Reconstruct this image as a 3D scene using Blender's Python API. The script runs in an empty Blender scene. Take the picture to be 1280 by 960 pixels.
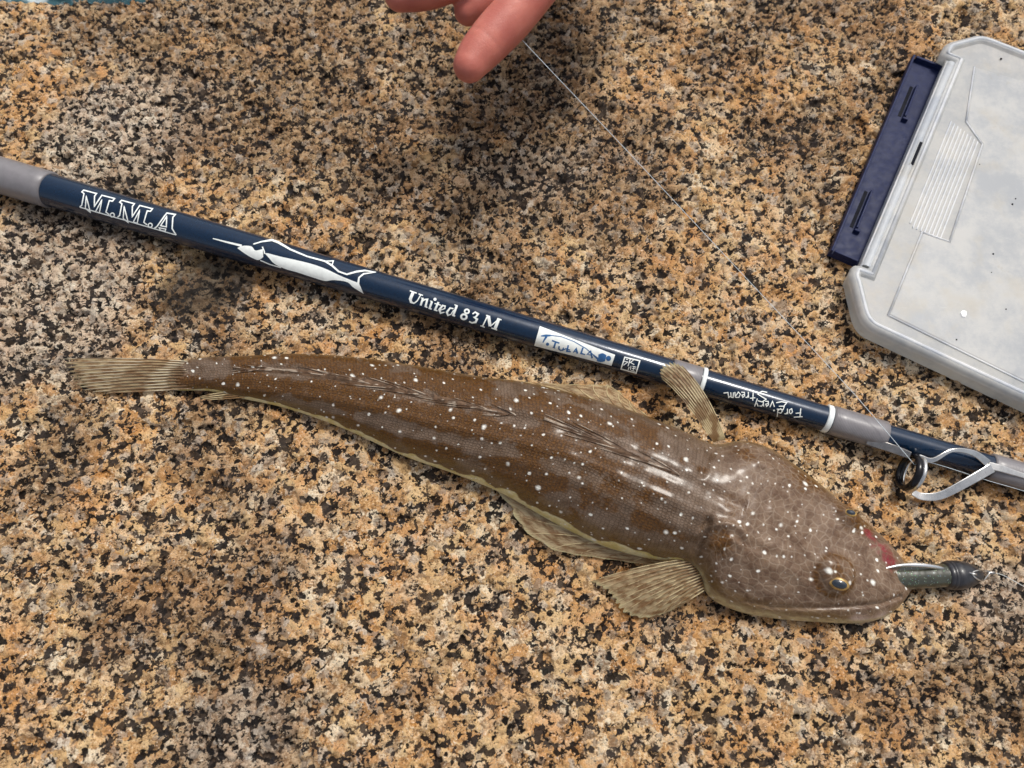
import bpy, bmesh, math, random
import numpy as np
from mathutils import Vector, Matrix

R = math.radians
rng = random.Random(7)
sc = bpy.context.scene
C = bpy.context.collection

# ------------------------------------------------------------------ camera
TH, DIST, FOV = R(20.0), 0.38, R(67.0)
cam_pos = Vector((0, -DIST*math.sin(TH), DIST*math.cos(TH)))
cd = bpy.data.cameras.new('camera')
cam = bpy.data.objects.new('camera', cd); C.objects.link(cam)
cam.location = cam_pos; cam.rotation_euler = (TH, 0, 0)
cd.sensor_width = 36; cd.lens = 18/math.tan(FOV/2)
cd.clip_start = 0.005; cd.clip_end = 6000
cd.dof.use_dof = True; cd.dof.focus_distance = 0.375; cd.dof.aperture_fstop = 9.0
sc.camera = cam

# ------------------------------------------------------------------ sky, sun, exposure
SUN_EL, SUN_AZ = 62.0, 35.0          # light comes from the far right, high behind thin cloud
w = bpy.data.worlds.new('World'); sc.world = w; w.use_nodes = True
nt = w.node_tree; nt.nodes.clear()
sky = nt.nodes.new('ShaderNodeTexSky'); sky.sky_type = 'NISHITA'; sky.sun_disc = False
sky.sun_elevation = R(SUN_EL); sky.sun_rotation = R(SUN_AZ)
sky.air_density = 1.0; sky.dust_density = 4.0; sky.ozone_density = 1.0
hs = nt.nodes.new('ShaderNodeHueSaturation'); hs.inputs['Saturation'].default_value = 0.42
bg = nt.nodes.new('ShaderNodeBackground'); bg.inputs['Strength'].default_value = 0.085
wo = nt.nodes.new('ShaderNodeOutputWorld')
nt.links.new(sky.outputs[0], hs.inputs['Color']); nt.links.new(hs.outputs[0], bg.inputs['Color'])
nt.links.new(bg.outputs[0], wo.inputs['Surface'])
sd = bpy.data.lights.new('sun', 'SUN'); sd.energy = 1.5; sd.angle = R(13); sd.color = (1.0, 0.955, 0.88)
sun = bpy.data.objects.new('sun', sd); C.objects.link(sun)
az, el = R(SUN_AZ), R(SUN_EL)
sdir = Vector((math.sin(az)*math.cos(el), math.cos(az)*math.cos(el), math.sin(el)))
sun.rotation_euler = sdir.to_track_quat('Z', 'Y').to_euler(); sun.location = sdir*3
sc.view_settings.view_transform = 'Standard'; sc.view_settings.look = 'None'
sc.view_settings.gamma = 1; sc.view_settings.use_curve_mapping = False
sc.view_settings.exposure = 0.75

# ------------------------------------------------------------------ helpers: layout
FPX = 640/math.tan(FOV/2)
FW = Vector((0, math.sin(TH), -math.cos(TH))); RT = Vector((1, 0, 0)); UPV = RT.cross(FW)
def ray(px, py): return FW + RT*((px-640)/FPX) + UPV*((480-py)/FPX)
def at(px, py, z=0.0):
    v = ray(px, py); return cam_pos + v*((z-cam_pos.z)/v.z)

def link(o, parent=None):
    C.objects.link(o)
    if parent: o.parent = parent
    return o
def mesh_obj(name, verts, faces, mat, parent=None, smooth=True):
    me = bpy.data.meshes.new(name); me.from_pydata([tuple(v) for v in verts], [], faces); me.update()
    if smooth:
        me.polygons.foreach_set('use_smooth', [True]*len(me.polygons))
    if mat: me.materials.append(mat)
    return link(bpy.data.objects.new(name, me), parent)
def empty(name, loc):
    o = bpy.data.objects.new(name, None); o.empty_display_size = 0.02; C.objects.link(o); o.location = loc
    bpy.context.view_layer.update(); return o
def adopt(o, p):
    o.parent = p; o.matrix_parent_inverse = p.matrix_world.inverted(); return o
def tag(o, label, cat, group=None):
    o['label'] = label; o['category'] = cat
    if group: o['group'] = group
    return o
def cr(pts, n):
    """Catmull-Rom resample of a list of tuples."""
    P = np.array(pts, float); k = len(P)
    P = np.vstack([2*P[0]-P[1], P, 2*P[-1]-P[-2]])
    out = []
    for t in np.linspace(0, k-1, n):
        i = min(int(t), k-2); f = t-i
        a, b, c, d = P[i], P[i+1], P[i+2], P[i+3]
        out.append(0.5*((2*b)+(-a+c)*f+(2*a-5*b+4*c-d)*f*f+(-a+3*b-3*c+d)*f**3))
    return np.array(out)
def tube(pts, radii, n=8, cap=True):
    pts = [Vector(p) for p in pts]; V = []; F = []
    if not hasattr(radii, '__len__'): radii = [radii]*len(pts)
    prev = None
    for i, p in enumerate(pts):
        t = (pts[min(i+1, len(pts)-1)]-pts[max(i-1, 0)]).normalized()
        if prev is None:
            a = Vector((0, 0, 1)) if abs(t.z) < .9 else Vector((1, 0, 0))
            u = t.cross(a).normalized()
        else:
            u = (prev - t*prev.dot(t)).normalized()
        prev = u; v = t.cross(u)
        for k in range(n):
            an = 2*math.pi*k/n
            V.append(p + (u*math.cos(an)+v*math.sin(an))*radii[i])
    for i in range(len(pts)-1):
        for k in range(n):
            F.append((i*n+k, i*n+(k+1) % n, (i+1)*n+(k+1) % n, (i+1)*n+k))
    if cap:
        F.append(tuple(range(n-1, -1, -1))); F.append(tuple((len(pts)-1)*n+k for k in range(n)))
    return V, F
def join(*vf):
    V = []; F = []
    for v, f in vf:
        o = len(V); V += list(v); F += [tuple(i+o for i in q) for q in f]
    return V, F

# numpy value noise
def _h(ix, iy, s):
    n = (ix*374761393 + iy*668265263 + s*974634777) & 0x7fffffff
    n = ((n ^ (n >> 13))*1274126177) & 0x7fffffff
    n = ((n ^ (n >> 16))*461845907) & 0x7fffffff
    return ((n >> 7) & 0xffff)/65535.0
def vnoise(x, y, s=0):
    x = np.asarray(x, float); y = np.asarray(y, float)
    ix = np.floor(x).astype(np.int64); iy = np.floor(y).astype(np.int64)
    fx = x-ix; fy = y-iy; fx = fx*fx*(3-2*fx); fy = fy*fy*(3-2*fy)
    a = _h(ix, iy, s); b = _h(ix+1, iy, s); c = _h(ix, iy+1, s); d = _h(ix+1, iy+1, s)
    return (a*(1-fx)+b*fx)*(1-fy)+(c*(1-fx)+d*fx)*fy
def fbm(x, y, f, oct=4, s=0, g=0.5):
    r = 0; a = 1; t = 0
    for o in range(oct):
        r = r+a*vnoise(x*f+17.3*o, y*f-9.1*o, s+o); t += a; a *= g; f *= 2.03
    return r/t
def sstep(a, b, x):
    t = np.clip((np.asarray(x, float)-a)/(b-a), 0, 1); return t*t*(3-2*t)

# ------------------------------------------------------------------ helpers: materials
class NB:
    def __init__(s, name):
        s.m = bpy.data.materials.new(name); s.m.use_nodes = True
        s.t = s.m.node_tree; s.n = s.t.nodes; s.n.clear()
        s.out = s.n.new('ShaderNodeOutputMaterial')
    def node(s, ty, **kw):
        n = s.n.new(ty)
        for k, v in kw.items():
            if k in n.inputs.keys(): s.set(n.inputs[k], v)
            else: setattr(n, k, v)
        return n
    def set(s, sock, v):
        if hasattr(v, 'is_linked') or isinstance(v, bpy.types.NodeSocket): s.t.links.new(v, sock)
        else:
            if isinstance(v, tuple) and len(v) == 3 and sock.type == 'RGBA': v = (*v, 1)
            sock.default_value = v
    def L(s, a, b): s.t.links.new(a, b)
    def math(s, op, a, b=0.0, c=None, clamp=False):
        n = s.n.new('ShaderNodeMath'); n.operation = op; n.use_clamp = clamp
        s.set(n.inputs[0], a); s.set(n.inputs[1], b)
        if c is not None: s.set(n.inputs[2], c)
        return n.outputs[0]
    def vmath(s, op, a, b):
        n = s.n.new('ShaderNodeVectorMath'); n.operation = op
        s.set(n.inputs[0], a)
        if op == 'SCALE': s.set(n.inputs['Scale'], b)
        else: s.set(n.inputs[1], b)
        return n.outputs[0]
    def mix(s, f, a, b, bt='MIX'):
        n = s.n.new('ShaderNodeMix'); n.data_type = 'RGBA'; n.blend_type = bt
        s.set(n.inputs[0], f); s.set(n.inputs[6], a); s.set(n.inputs[7], b); return n.outputs[2]
    def smooth(s, x, a, b, lo=0.0, hi=1.0):
        n = s.n.new('ShaderNodeMapRange'); n.interpolation_type = 'SMOOTHSTEP'
        s.set(n.inputs[0], x); s.set(n.inputs[1], a); s.set(n.inputs[2], b)
        s.set(n.inputs[3], lo); s.set(n.inputs[4], hi); return n.outputs[0]
    def noise(s, vec, scale, detail=3, rough=.55, dist=0.0, dim='3D'):
        n = s.n.new('ShaderNodeTexNoise'); n.noise_dimensions = dim
        s.L(vec, n.inputs['Vector']); n.inputs['Scale'].default_value = scale
        n.inputs['Detail'].default_value = detail; n.inputs['Roughness'].default_value = rough
        n.inputs['Distortion'].default_value = dist; return n
    def vor(s, vec, scale, feature='F1', rand=1.0, dim='3D'):
        n = s.n.new('ShaderNodeTexVoronoi'); n.voronoi_dimensions = dim; n.feature = feature
        s.L(vec, n.inputs['Vector']); n.inputs['Scale'].default_value = scale
        n.inputs['Randomness'].default_value = rand; return n
    def ramp(s, fac, stops, interp='LINEAR'):
        n = s.n.new('ShaderNodeValToRGB'); cr_ = n.color_ramp; cr_.interpolation = interp
        while len(cr_.elements) < len(stops): cr_.elements.new(.5)
        for e, (p, c) in zip(cr_.elements, stops): e.position = p; e.color = (*c, 1)
        s.set(n.inputs[0], fac); return n.outputs[0]
    def attr(s, name):
        n = s.n.new('ShaderNodeAttribute'); n.attribute_name = name; return n.outputs['Fac']
    def bsdf(s, **kw):
        n = s.n.new('ShaderNodeBsdfPrincipled')
        for k, v in kw.items(): s.set(n.inputs[k], v)
        return n
    def bump(s, h, strength, dist, normal=None):
        n = s.n.new('ShaderNodeBump'); s.set(n.inputs['Height'], h)
        n.inputs['Strength'].default_value = strength; n.inputs['Distance'].default_value = dist
        if normal is not None: s.L(normal, n.inputs['Normal'])
        return n.outputs[0]
    def done(s, sh): s.L(sh, s.out.inputs['Surface']); return s.m

def simple(name, col, rough=.5, metal=0.0, var=.12, bumpd=0.0, nscale=400, coat=0.0, spec=.5):
    b = NB(name); tc = b.node('ShaderNodeTexCoord').outputs['Object']
    n = b.noise(tc, nscale, 4).outputs['Fac']
    c = b.mix(b.smooth(n, .3, .7), tuple(x*(1-var) for x in col), tuple(min(1, x*(1+var)) for x in col))
    r = b.smooth(b.noise(tc, nscale*.35, 3).outputs['Fac'], .3, .7, rough*.85, min(1, rough*1.2))
    kw = {'Base Color': c, 'Roughness': r, 'Metallic': metal, 'Coat Weight': coat, 'Specular IOR Level': spec}
    if bumpd: kw['Normal'] = b.bump(n, .6, bumpd)
    return b.done(b.bsdf(**kw).outputs[0])

# ------------------------------------------------------------------ granite
def granite():
    b = NB('granite')
    obj = b.node('ShaderNodeTexCoord').outputs['Object']
    wn = b.noise(obj, 330, 3, .6)
    wv = b.vmath('SCALE', b.vmath('SUBTRACT', wn.outputs['Color'], (.5, .5, .5)), 0.0052)
    p = b.vmath('ADD', obj, wv)
    pale = b.attr('pale'); wet = b.attr('wet'); dull = b.attr('dull')
    m1 = b.noise(obj, 1000, 4, .68).outputs['Fac']           # sugar grain
    hf = b.noise(p, 300, 4, .62).outputs['Fac']              # crystal relief
    # feldspar crystals
    v1 = b.vor(p, 175); c1 = b.node('ShaderNodeSeparateColor'); b.L(v1.outputs['Color'], c1.inputs[0])
    fel = b.ramp(b.math('ADD', c1.outputs[0], b.math('MULTIPLY', b.math('SUBTRACT', m1, .5), .5)),
                 [(0, (.64, .41, .19)), (.2, (.74, .53, .29)), (.38, (.53, .27, .095)),
                  (.52, (.82, .64, .42)), (.7, (.63, .36, .14)), (.86, (.85, .74, .55)), (1, (.55, .27, .085))])
    big = b.noise(obj, 24, 3, .6).outputs['Fac']
    fel = b.mix(b.smooth(big, .45, .66), fel, b.mix(.6, fel, (.58, .27, .08)))
    og = b.smooth(b.noise(obj, 75, 3, .6).outputs['Fac'], .56, .66)
    fel = b.mix(b.math('MULTIPLY', og, .6), fel, b.mix(c1.outputs[2], (.62, .29, .10), (.74, .42, .20)))
    fel = b.mix(pale, fel, b.mix(.55, fel, (.68, .63, .55)))
    fel = b.mix(b.math('MULTIPLY', dull, .62), fel, b.mix(c1.outputs[1], (.17, .105, .06), (.42, .29, .18)))
    # grey quartz
    v2 = b.vor(p, 250); c2 = b.node('ShaderNodeSeparateColor'); b.L(v2.outputs['Color'], c2.inputs[0])
    qm = b.smooth(b.math('ADD', c2.outputs[1], b.math('MULTIPLY', m1, .2)), .87, .95)
    col = b.mix(b.math('MULTIPLY', qm, .6), fel, b.ramp(c2.outputs[2], [(0, (.16, .145, .13)), (.6, (.33, .29, .25)), (1, (.62, .57, .50))]))
    # rusty brown film between the crystals
    br = b.smooth(hf, .50, .40)
    col = b.mix(b.math('MULTIPLY', br, .72), col, b.mix(c2.outputs[0], (.11, .058, .026), (.30, .165, .075)))
    # black biotite: clustered small angular flakes
    v3 = b.vor(p, 410); c3 = b.node('ShaderNodeSeparateColor'); b.L(v3.outputs['Color'], c3.inputs[0])
    clus = b.noise(obj, 140, 3, .65).outputs['Fac']
    f3 = b.math('ADD', b.math('MULTIPLY', c3.outputs[0], .52), b.math('ADD', b.math('MULTIPLY', clus, 1.05), b.math('MULTIPLY', m1, .34)))
    thr = b.math('SUBTRACT', 1.026, b.math('ADD', b.math('MULTIPLY', pale, .055), b.math('MULTIPLY', dull, .06)))
    bio = b.smooth(b.math('SUBTRACT', f3, thr), -.03, .03)
    bioc = b.ramp(c3.outputs[2], [(0, (.002, .0025, .004)), (.45, (.007, .008, .011)), (.62, (.050, .034, .024)), (.78, (.012, .013, .018)), (1, (.085, .062, .046))])
    col = b.mix(b.math('MULTIPLY', bio, .96), col, bioc)
    # pits and dark specks
    sp = b.smooth(m1, .585, .66)
    col = b.mix(b.math('MULTIPLY', sp, .75), col, (.040, .026, .017))
    f2 = b.noise(obj, 2300, 2, .6).outputs['Fac']
    col = b.mix(b.smooth(f2, .44, .66, .0, .42), col, b.mix(1.0, col, (.42, .36, .30), 'MULTIPLY'))
    # glints off cleavage faces, painted in as pale cream
    gl = b.smooth(m1, .40, .33)
    col = b.mix(b.math('MULTIPLY', gl, b.math('MULTIPLY', b.math('SUBTRACT', 1, bio), .6)), col, (.88, .80, .66))
    # stain where the rock is damp
    col = b.mix(b.math('MULTIPLY', wet, .85), col, (.030, .026, .023))
    # relief
    h = b.math('SUBTRACT', hf, b.math('MULTIPLY', bio, .16))
    rel = b.math('ADD', .85, b.math('MULTIPLY', b.math('MAXIMUM', pale, dull), .6))
    dn = b.node('ShaderNodeDisplacement'); b.L(h, dn.inputs['Height'])
    dn.inputs['Midlevel'].default_value = .5; b.L(b.math('MULTIPLY', rel, .0060), dn.inputs['Scale'])
    b.L(dn.outputs[0], b.out.inputs['Displacement'])
    b.m.displacement_method = 'DISPLACEMENT'
    rough = b.math('SUBTRACT', .62, b.math('MULTIPLY', qm, .2), clamp=True)
    nb = b.bump(b.math('SUBTRACT', b.math('MULTIPLY', m1, -1), b.math('MULTIPLY', sp, .5)), .9, .0013)
    return b.done(b.bsdf(**{'Base Color': col, 'Roughness': rough, 'Normal': nb, 'Specular IOR Level': .10}).outputs[0])

def axis(lo, hi, step, far):
    a = list(np.arange(lo, hi+step/2, step)); s = step; x = a[-1]; up = []
    while x < far: s *= 1.22; x += s; up.append(x)
    s = step; x = a[0]; dn = []
    while x > -far: s *= 1.22; x -= s; dn.append(x)
    return np.array(dn[::-1]+a+up)

def blob(x, y, px, py, rx, ry=None, z=0.0):
    c = at(px, py, z); ry = ry or rx
    return np.exp(-(((x-c.x)/rx)**2+((y-c.y)/ry)**2))

def rock_height(x, y):
    z = 0.0042*(fbm(x, y, 9, 3, 3)-.5)+0.0034*(fbm(x, y, 42, 3, 9)-.5)-.0022*sstep(.56, .70, fbm(x, y, 85, 2, 77))
    z = z+.0020*(fbm(x, y, 170, 2, 15)-.5)*np.exp(-((x+.2)/.16)**2-((y-.16)/.10)**2)
    # the slab's far left shoulder drops off towards the sea
    e = y-(0.2428+0.035*(x+0.30)) + .004*(fbm(x, y, 60, 2, 5)-.5)
    edge = np.where(x < 0.15, e, e-(x-.15)*1.1)
    z = z-np.where(edge > 0, edge*1.7+edge**2*2.0, 0).clip(0, 0.7)
    r = np.maximum(np.hypot(x, y)-1.3, 0)
    return z-np.minimum(r*r*.5, 1.2)

def build_rock():
    X = axis(-.335, .335, .00085, 3.5); Y = axis(-.195, .265, .00085, 3.5)
    nx, ny = len(X), len(Y)
    gx, gy = np.meshgrid(X, Y); gx = gx.ravel(); gy = gy.ravel()
    gz = rock_height(gx, gy)
    me = bpy.data.meshes.new('rock')
    co = np.stack([gx, gy, gz], 1).astype(np.float32)
    me.vertices.add(nx*ny); me.vertices.foreach_set('co', co.ravel())
    i = (np.arange(ny-1)[:, None]*nx+np.arange(nx-1)[None, :]).ravel()
    q = np.stack([i, i+1, i+nx+1, i+nx], 1).astype(np.int32)
    me.loops.add(q.size); me.polygons.add(len(q))
    me.loops.foreach_set('vertex_index', q.ravel())
    me.polygons.foreach_set('loop_start', np.arange(0, q.size, 4, dtype=np.int32))
    me.polygons.foreach_set('use_smooth', np.ones(len(q), bool))
    me.update(calc_edges=True); me.validate()
    n1 = fbm(gx, gy, 28, 4, 21); n2 = fbm(gx, gy, 60, 3, 31)
    pale = np.zeros_like(gx)
    for px, py, rx, ry, a in [(90, 330, .05, .05, 1.0), (40, 420, .045, .03, .8), (200, 130, .05, .035, .8), (120, 180, .04, .03, .8),
                              (680, 210, .055, .025, .8), (560, 330, .04, .02, .5), (520, 150, .05, .03, .35), (300, 920, .028, .022, 1.0), (1262, 745, .03, .02, 1.0),
                              (1020, 180, .05, .04, .3), (870, 60, .06, .03, .3), (420, 400, .05, .015, .5), (1150, 690, .015, .01, .35)]:
        pale += a*blob(gx, gy, px, py, rx, ry)
    pale = sstep(.35, .75, pale*(.55+.9*n1)+.35*(n2-.5))
    wet = sstep(.25, .75, blob(gx, gy, 265, 348, .022, .016)*(.6+.9*n2)+.8*blob(gx, gy, 222, 372, .018, .016)*(.3+n1))*.85
    dull = sstep(.45, .62, n1*.6+.4*fbm(gx, gy, 12, 3, 41)+.16*blob(gx, gy, 600, 130, .5, .12)-.06)
    for nme, d in (('pale', pale), ('wet', wet), ('dull', dull)):
        a = me.attributes.new(nme, 'FLOAT', 'POINT'); a.data.foreach_set('value', d.astype(np.float32))
    me.materials.append(granite())
    o = link(bpy.data.objects.new('rock', me)); o['kind'] = 'structure'
    o['label'] = 'speckled orange, cream and black granite slab'
    return o
build_rock()

def build_water():
    b = NB('sea_water'); tc = b.node('ShaderNodeTexCoord').outputs['Object']
    n = b.noise(tc, 5, 6, .6).outputs['Fac']
    col = b.mix(b.smooth(n, .4, .75), (.01, .045, .06), (.035, .11, .13))
    foam = b.smooth(b.noise(tc, 9, 6, .7).outputs['Fac'], .6, .68)
    col = b.mix(b.math('MULTIPLY', foam, .7), col, (.6, .66, .68))
    m = b.done(b.bsdf(**{'Base Color': col, 'Roughness': .08, 'IOR': 1.33, 'Normal': b.bump(n, 1, .15)}).outputs[0])
    N = 60; xs = np.sign(np.linspace(-1, 1, N))*np.abs(np.linspace(-1, 1, N))**4*3000
    V = [(x, y, -.55 + .02*math.sin(x*3+y*2)*(abs(x) < 20 and abs(y) < 20)) for y in xs for x in xs]
    F = [(j*N+i, j*N+i+1, (j+1)*N+i+1, (j+1)*N+i) for j in range(N-1) for i in range(N-1)]
    o = mesh_obj('water', V, F, m); o['kind'] = 'structure'; o['label'] = 'teal sea water beyond the edge of the rock'
build_water()

# ------------------------------------------------------------------ fish
ST = [  # upper outline, dorsal ridge, lower outline (layout pixels), ridge height in mm
    ((214, 455), (214, 466), (214, 487), 3.2), ((226, 452), (226, 465), (226, 488), 6.0), ((260, 447), (260, 463), (262, 489), 9.5), ((300, 446), (300, 461), (302, 498), 12),
    ((370, 443), (370, 465), (360, 511), 15.5), ((450, 448), (450, 478), (430, 536), 20), ((530, 460), (530, 496), (505, 570), 24),
    ((600, 472), (600, 512), (570, 593), 27), ((660, 480), (665, 525), (630, 618), 30), ((740, 500), (740, 547), (690, 652), 32),
    ((800, 519), (800, 573), (750, 681), 34), ((850, 539), (848, 594), (810, 698), 34.5), ((890, 556), (886, 612), (852, 704), 33.5),
    ((925, 552), (912, 624), (871, 718), 33), ((955, 559), (944, 637), (888, 747), 32), ((985, 577), (975, 651), (925, 765), 30),
    ((1020, 603), (1010, 665), (975, 774), 27), ((1050, 629), (1045, 680), (1030, 778), 24), ((1080, 653), (1078, 692), (1074, 779), 20.5),
    ((1103, 673), (1103, 704), (1104, 772), 17), ((1122, 694), (1122, 715), (1122, 759), 13), ((1133, 715), (1133, 726), (1132, 746), 9.5),
    ((1137, 731), (1137, 734), (1137, 738), 6.5)]
NS, NT, NBOT = 440, 110, 26

def seg_d(x, y, pts):
    d = np.full_like(x, 9.0)
    for (ax, ay), (bx, by) in zip(pts[:-1], pts[1:]):
        dx, dy = bx-ax, by-ay; t = np.clip(((x-ax)*dx+(y-ay)*dy)/(dx*dx+dy*dy), 0, 1)
        d = np.minimum(d, np.hypot(x-ax-t*dx, y-ay-t*dy))
    return d
def wp(pts, z): return [(lambda v: (v.x, v.y))(at(a, b_, z)) for a, b_ in pts]

def fish_surface():
    rows = []
    for u, r, l, h in ST:
        h *= 1e-3; ze = .36*h
        U, Rr, Lo = at(*u, ze), at(*r, h), at(*l, .17*h)
        rows.append((*U, *Rr, *Lo, h, ze))
    # denser near the snout
    S = cr(rows, NS)
    P = np.zeros((NS, NT+NBOT, 3)); Q = np.zeros((NS, NT+NBOT))
    ph = np.linspace(0, math.pi, NT)
    q = np.cos(ph)
    for i in range(NS):
        U, Rr, Lo, h = S[i, 0:3], S[i, 3:6], S[i, 6:9], S[i, 9]
        f = i/(NS-1)
        n = 2.0+.35*sstep(.5, .8, f)
        for side, E_ in ((1, U), (-1, Lo)):
            k = (q >= 0) if side == 1 else (q < 0)
            a = np.abs(q[k]); xy = Rr[None, :2]+(E_-Rr)[None, :2]*a[:, None]
            z = E_[2]+(h-E_[2])*np.power(np.clip(1-a**n, 0, 1), .58)
            idx = np.where(k)[0]; P[i, idx, :2] = xy; P[i, idx, 2] = z; Q[i, idx] = q[k]
        bt = np.linspace(0, 1, NBOT+2)[1:-1]
        for j, t in enumerate(bt):
            c = math.cos(math.pi*t); xy = (U[:2]+Lo[:2])/2-(U[:2]-Lo[:2])/2*c*.985
            e = (Lo[2] if t < .5 else U[2])
            # walk back from lower edge to upper edge below the body
            xy = (U[:2]+Lo[:2])/2+(Lo[:2]-U[:2])/2*c
            s_ = math.sqrt(max(0, 1-abs(c)**5))
            P[i, NT+j, :2] = xy; P[i, NT+j, 2] = (Lo[2]*(1-t)+U[2]*t)*(1-s_)-.0006*s_; Q[i, NT+j] = 2
    return S, P, Q

def build_fish():
    S, P, Q = fish_surface()
    nr = NT+NBOT
    x, y, z = P[..., 0].copy(), P[..., 1].copy(), P[..., 2].copy()
    f = np.linspace(0, 1, NS)[:, None]*np.ones((1, nr))
    top = (Q < 1.5)
    ax = np.concatenate([[0], np.cumsum(np.linalg.norm(np.diff(S[:, 3:5], axis=0), axis=1))])
    u = ax[:, None]*np.ones((1, nr))
    seg = np.linalg.norm(np.diff(P, axis=1), axis=2); cum = np.concatenate([np.zeros((NS, 1)), np.cumsum(seg, 1)], 1)
    mid = cum[:, NT//2][:, None]; v = cum-mid
    dz = np.zeros_like(x)
    def bp(px, py, r, a, zz=.02, p=2):
        c = at(px, py, zz); d = np.hypot(x-c.x, y-c.y)/r; return a*np.exp(-d**p)
    dz += bp(1044, 719, .0080, .0050, .022, 5) + bp(1059, 645, .0060, .0050, .016, 3)   # eye mounds
    dz += bp(938, 572, .013, .0030, .022) + bp(900, 682, .008, .0016, .02)
    dz += bp(1100, 735, .012, .001, .012) - bp(1010, 655, .018, .0018, .026)
    head = sstep(.50, .60, f+.05*(fbm(u, v, 60, 2, 8)-.5))
    # operculum edges, spines and bony ridges
    def ridge(pts, wd, a, zz=.024, p=2):
        return a*np.exp(-(seg_d(x, y, wp(pts, zz))/wd)**p)
    dz += ridge([(866, 672), (880, 662), (902, 659), (920, 664), (926, 676)], .0013, .0016)
    dz += ridge([(888, 690), (905, 676), (922, 686)], .0012, .0015)
    dz += ridge([(930, 690), (985, 712), (1030, 740)], .0022, .0008)
    dz += ridge([(960, 640), (1010, 690), (1030, 705)], .002, .0008) + ridge([(940, 585), (1000, 612), (1050, 640)], .002, .0010, .02)
    dz -= ridge([(873, 660), (866, 690), (871, 712), (888, 742)], .0016, .0034, .012)
    dz -= ridge([(900, 548), (880, 575), (868, 600)], .0018, .0016, .02)
    dz += ridge([(880, 690), (886, 720), (905, 748)], .0022, .0012, .012)
    # jaw line along the side of the head
    dz -= ridge([(925, 752), (960, 760), (1010, 761), (1060, 759), (1095, 756), (1122, 746)], .0009, .0022, .008)
    # groove and low ridge of the folded dorsal fins, soft muscle relief
    dz -= np.where(f < .62, .0009*np.exp(-(v/.0030)**2), 0)
    dz += .0011*(fbm(u*1.0, v, 90, 3, 3)-.5)*1.2
    dz += np.where(f < .7, .0010*np.exp(-((v-.011)/.0025)**2)+.0008*np.exp(-((v-.020)/.003)**2), 0)
    z = np.where(top, z+dz*np.clip(1-np.abs(np.where(top, Q, 0))**8, 0, 1), z)
    # numeric masks
    nz = fbm(u, v, 120, 4, 51); nz2 = fbm(u, v, 45, 3, 61)
    low = np.where(top, np.clip(-Q, 0, 1), 1.0)       # 0 at ridge, 1 at near flank
    tb = np.zeros_like(x); tb[:, NT:] = np.linspace(0, 1, NBOT)[None, :]
    belly = sstep(.965, 1.0, low+.09*(nz-.5)+.02*sstep(.55, .3, f))
    belly = np.where(top, belly*(.35+.65*sstep(.74, .60, f)), sstep(.02, .16, tb+.42*(nz-.5)))
    belly = np.maximum(belly, np.where(top, .6*sstep(.93, .99, np.clip(Q, 0, 1)), 0))
    def vb(c, w_): return np.exp(-((v-c)/w_)**2)
    back = sstep(.56, .40, f)
    bands = np.sin(u*130+4*nz2)*.10
    brown = .30+.85*(nz-.5)+.5*(nz2-.5)+bands+.34*vb(.0075, .0055)*back-.30*vb(.0165, .003)*(.3+.7*back)+.26*vb(.0235, .004)-.18*vb(0, .003)
    brown += .22*vb(-.008, .005)+.24*back-.16*sstep(.40, .56, f)
    brown = sstep(.40, .66, brown)
    bb = np.zeros_like(x)
    for px, py, r, a_ in [(770, 612, .010, .9), (805, 628, .008, .8), (735, 590, .012, .8), (700, 565, .014, .7), (710, 500, .012, .7), (800, 680, .008, .7), (840, 690, .006, .6)]:
        c = at(px, py, .025); bb += a_*np.exp(-(np.hypot(x-c.x, (y-c.y)*2)/r)**2)
    brown = np.clip(brown+bb*sstep(.35, .6, nz+.1), 0, 1)*(1-head)
    blood = np.where(top, np.exp(-(seg_d(x, y, wp([(1082, 672), (1097, 688), (1112, 706)], .013))/.0046)**2), 0)*(.2+1.5*fbm(u, v, 260, 3, 71))
    lip = np.exp(-(seg_d(x, y, wp([(1064, 779), (1085, 781), (1100, 775)], .004))/.0026)**2)
    jaw = np.where(top, sstep(.93, .985, low), 1.0)*sstep(.54, .60, f)*sstep(1.0, .93, f)
    hb = np.zeros_like(x)
    for px, py, r in [(925, 575, .0045), (895, 682, .005), (880, 735, .007), (900, 757, .004), (1058, 640, .006), (1010, 590, .01), (1085, 655, .006), (905, 640, .004)]:
        c = at(px, py, .02); hb += np.exp(-(np.hypot(x-c.x, y-c.y)/r)**2)
    ce = at(1044, 719, .024); de = np.hypot(x-ce.x, y-ce.y)
    hb += .9*np.exp(-((de-.0082)/.0010)**2)+.8*np.exp(-(np.hypot(x-ce.x, y-ce.y-.002)/.005)**2)*(nz > .45)
    brown = np.clip(brown+hb*(.3+1.3*nz)*1.15, 0, 1)
    scl = np.clip(1-head, 0, 1)
    V = np.stack([x, y, z], -1).reshape(-1, 3)
    nv = len(V); V = np.vstack([V, V[:nr].mean(0), V[-nr:].mean(0)])
    F = []
    for i in range(NS-1):
        a = i*nr; b_ = a+nr
        F += [(a+k, a+(k+1) % nr, b_+(k+1) % nr, b_+k) for k in range(nr)]
    F += [((k+1) % nr, k, nv) for k in range(nr)]
    e = (NS-1)*nr; F += [(e+k, e+(k+1) % nr, nv+1) for k in range(nr)]
    F = [q[::-1] for q in F]
    root = empty('flathead_fish', at(640, 560, 0))
    tag(root, 'brown white-spotted flat-headed fish lying on the granite with a lure in its mouth', 'fish')
    body = mesh_obj('body', V, F, fish_skin()); me = body.data
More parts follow.
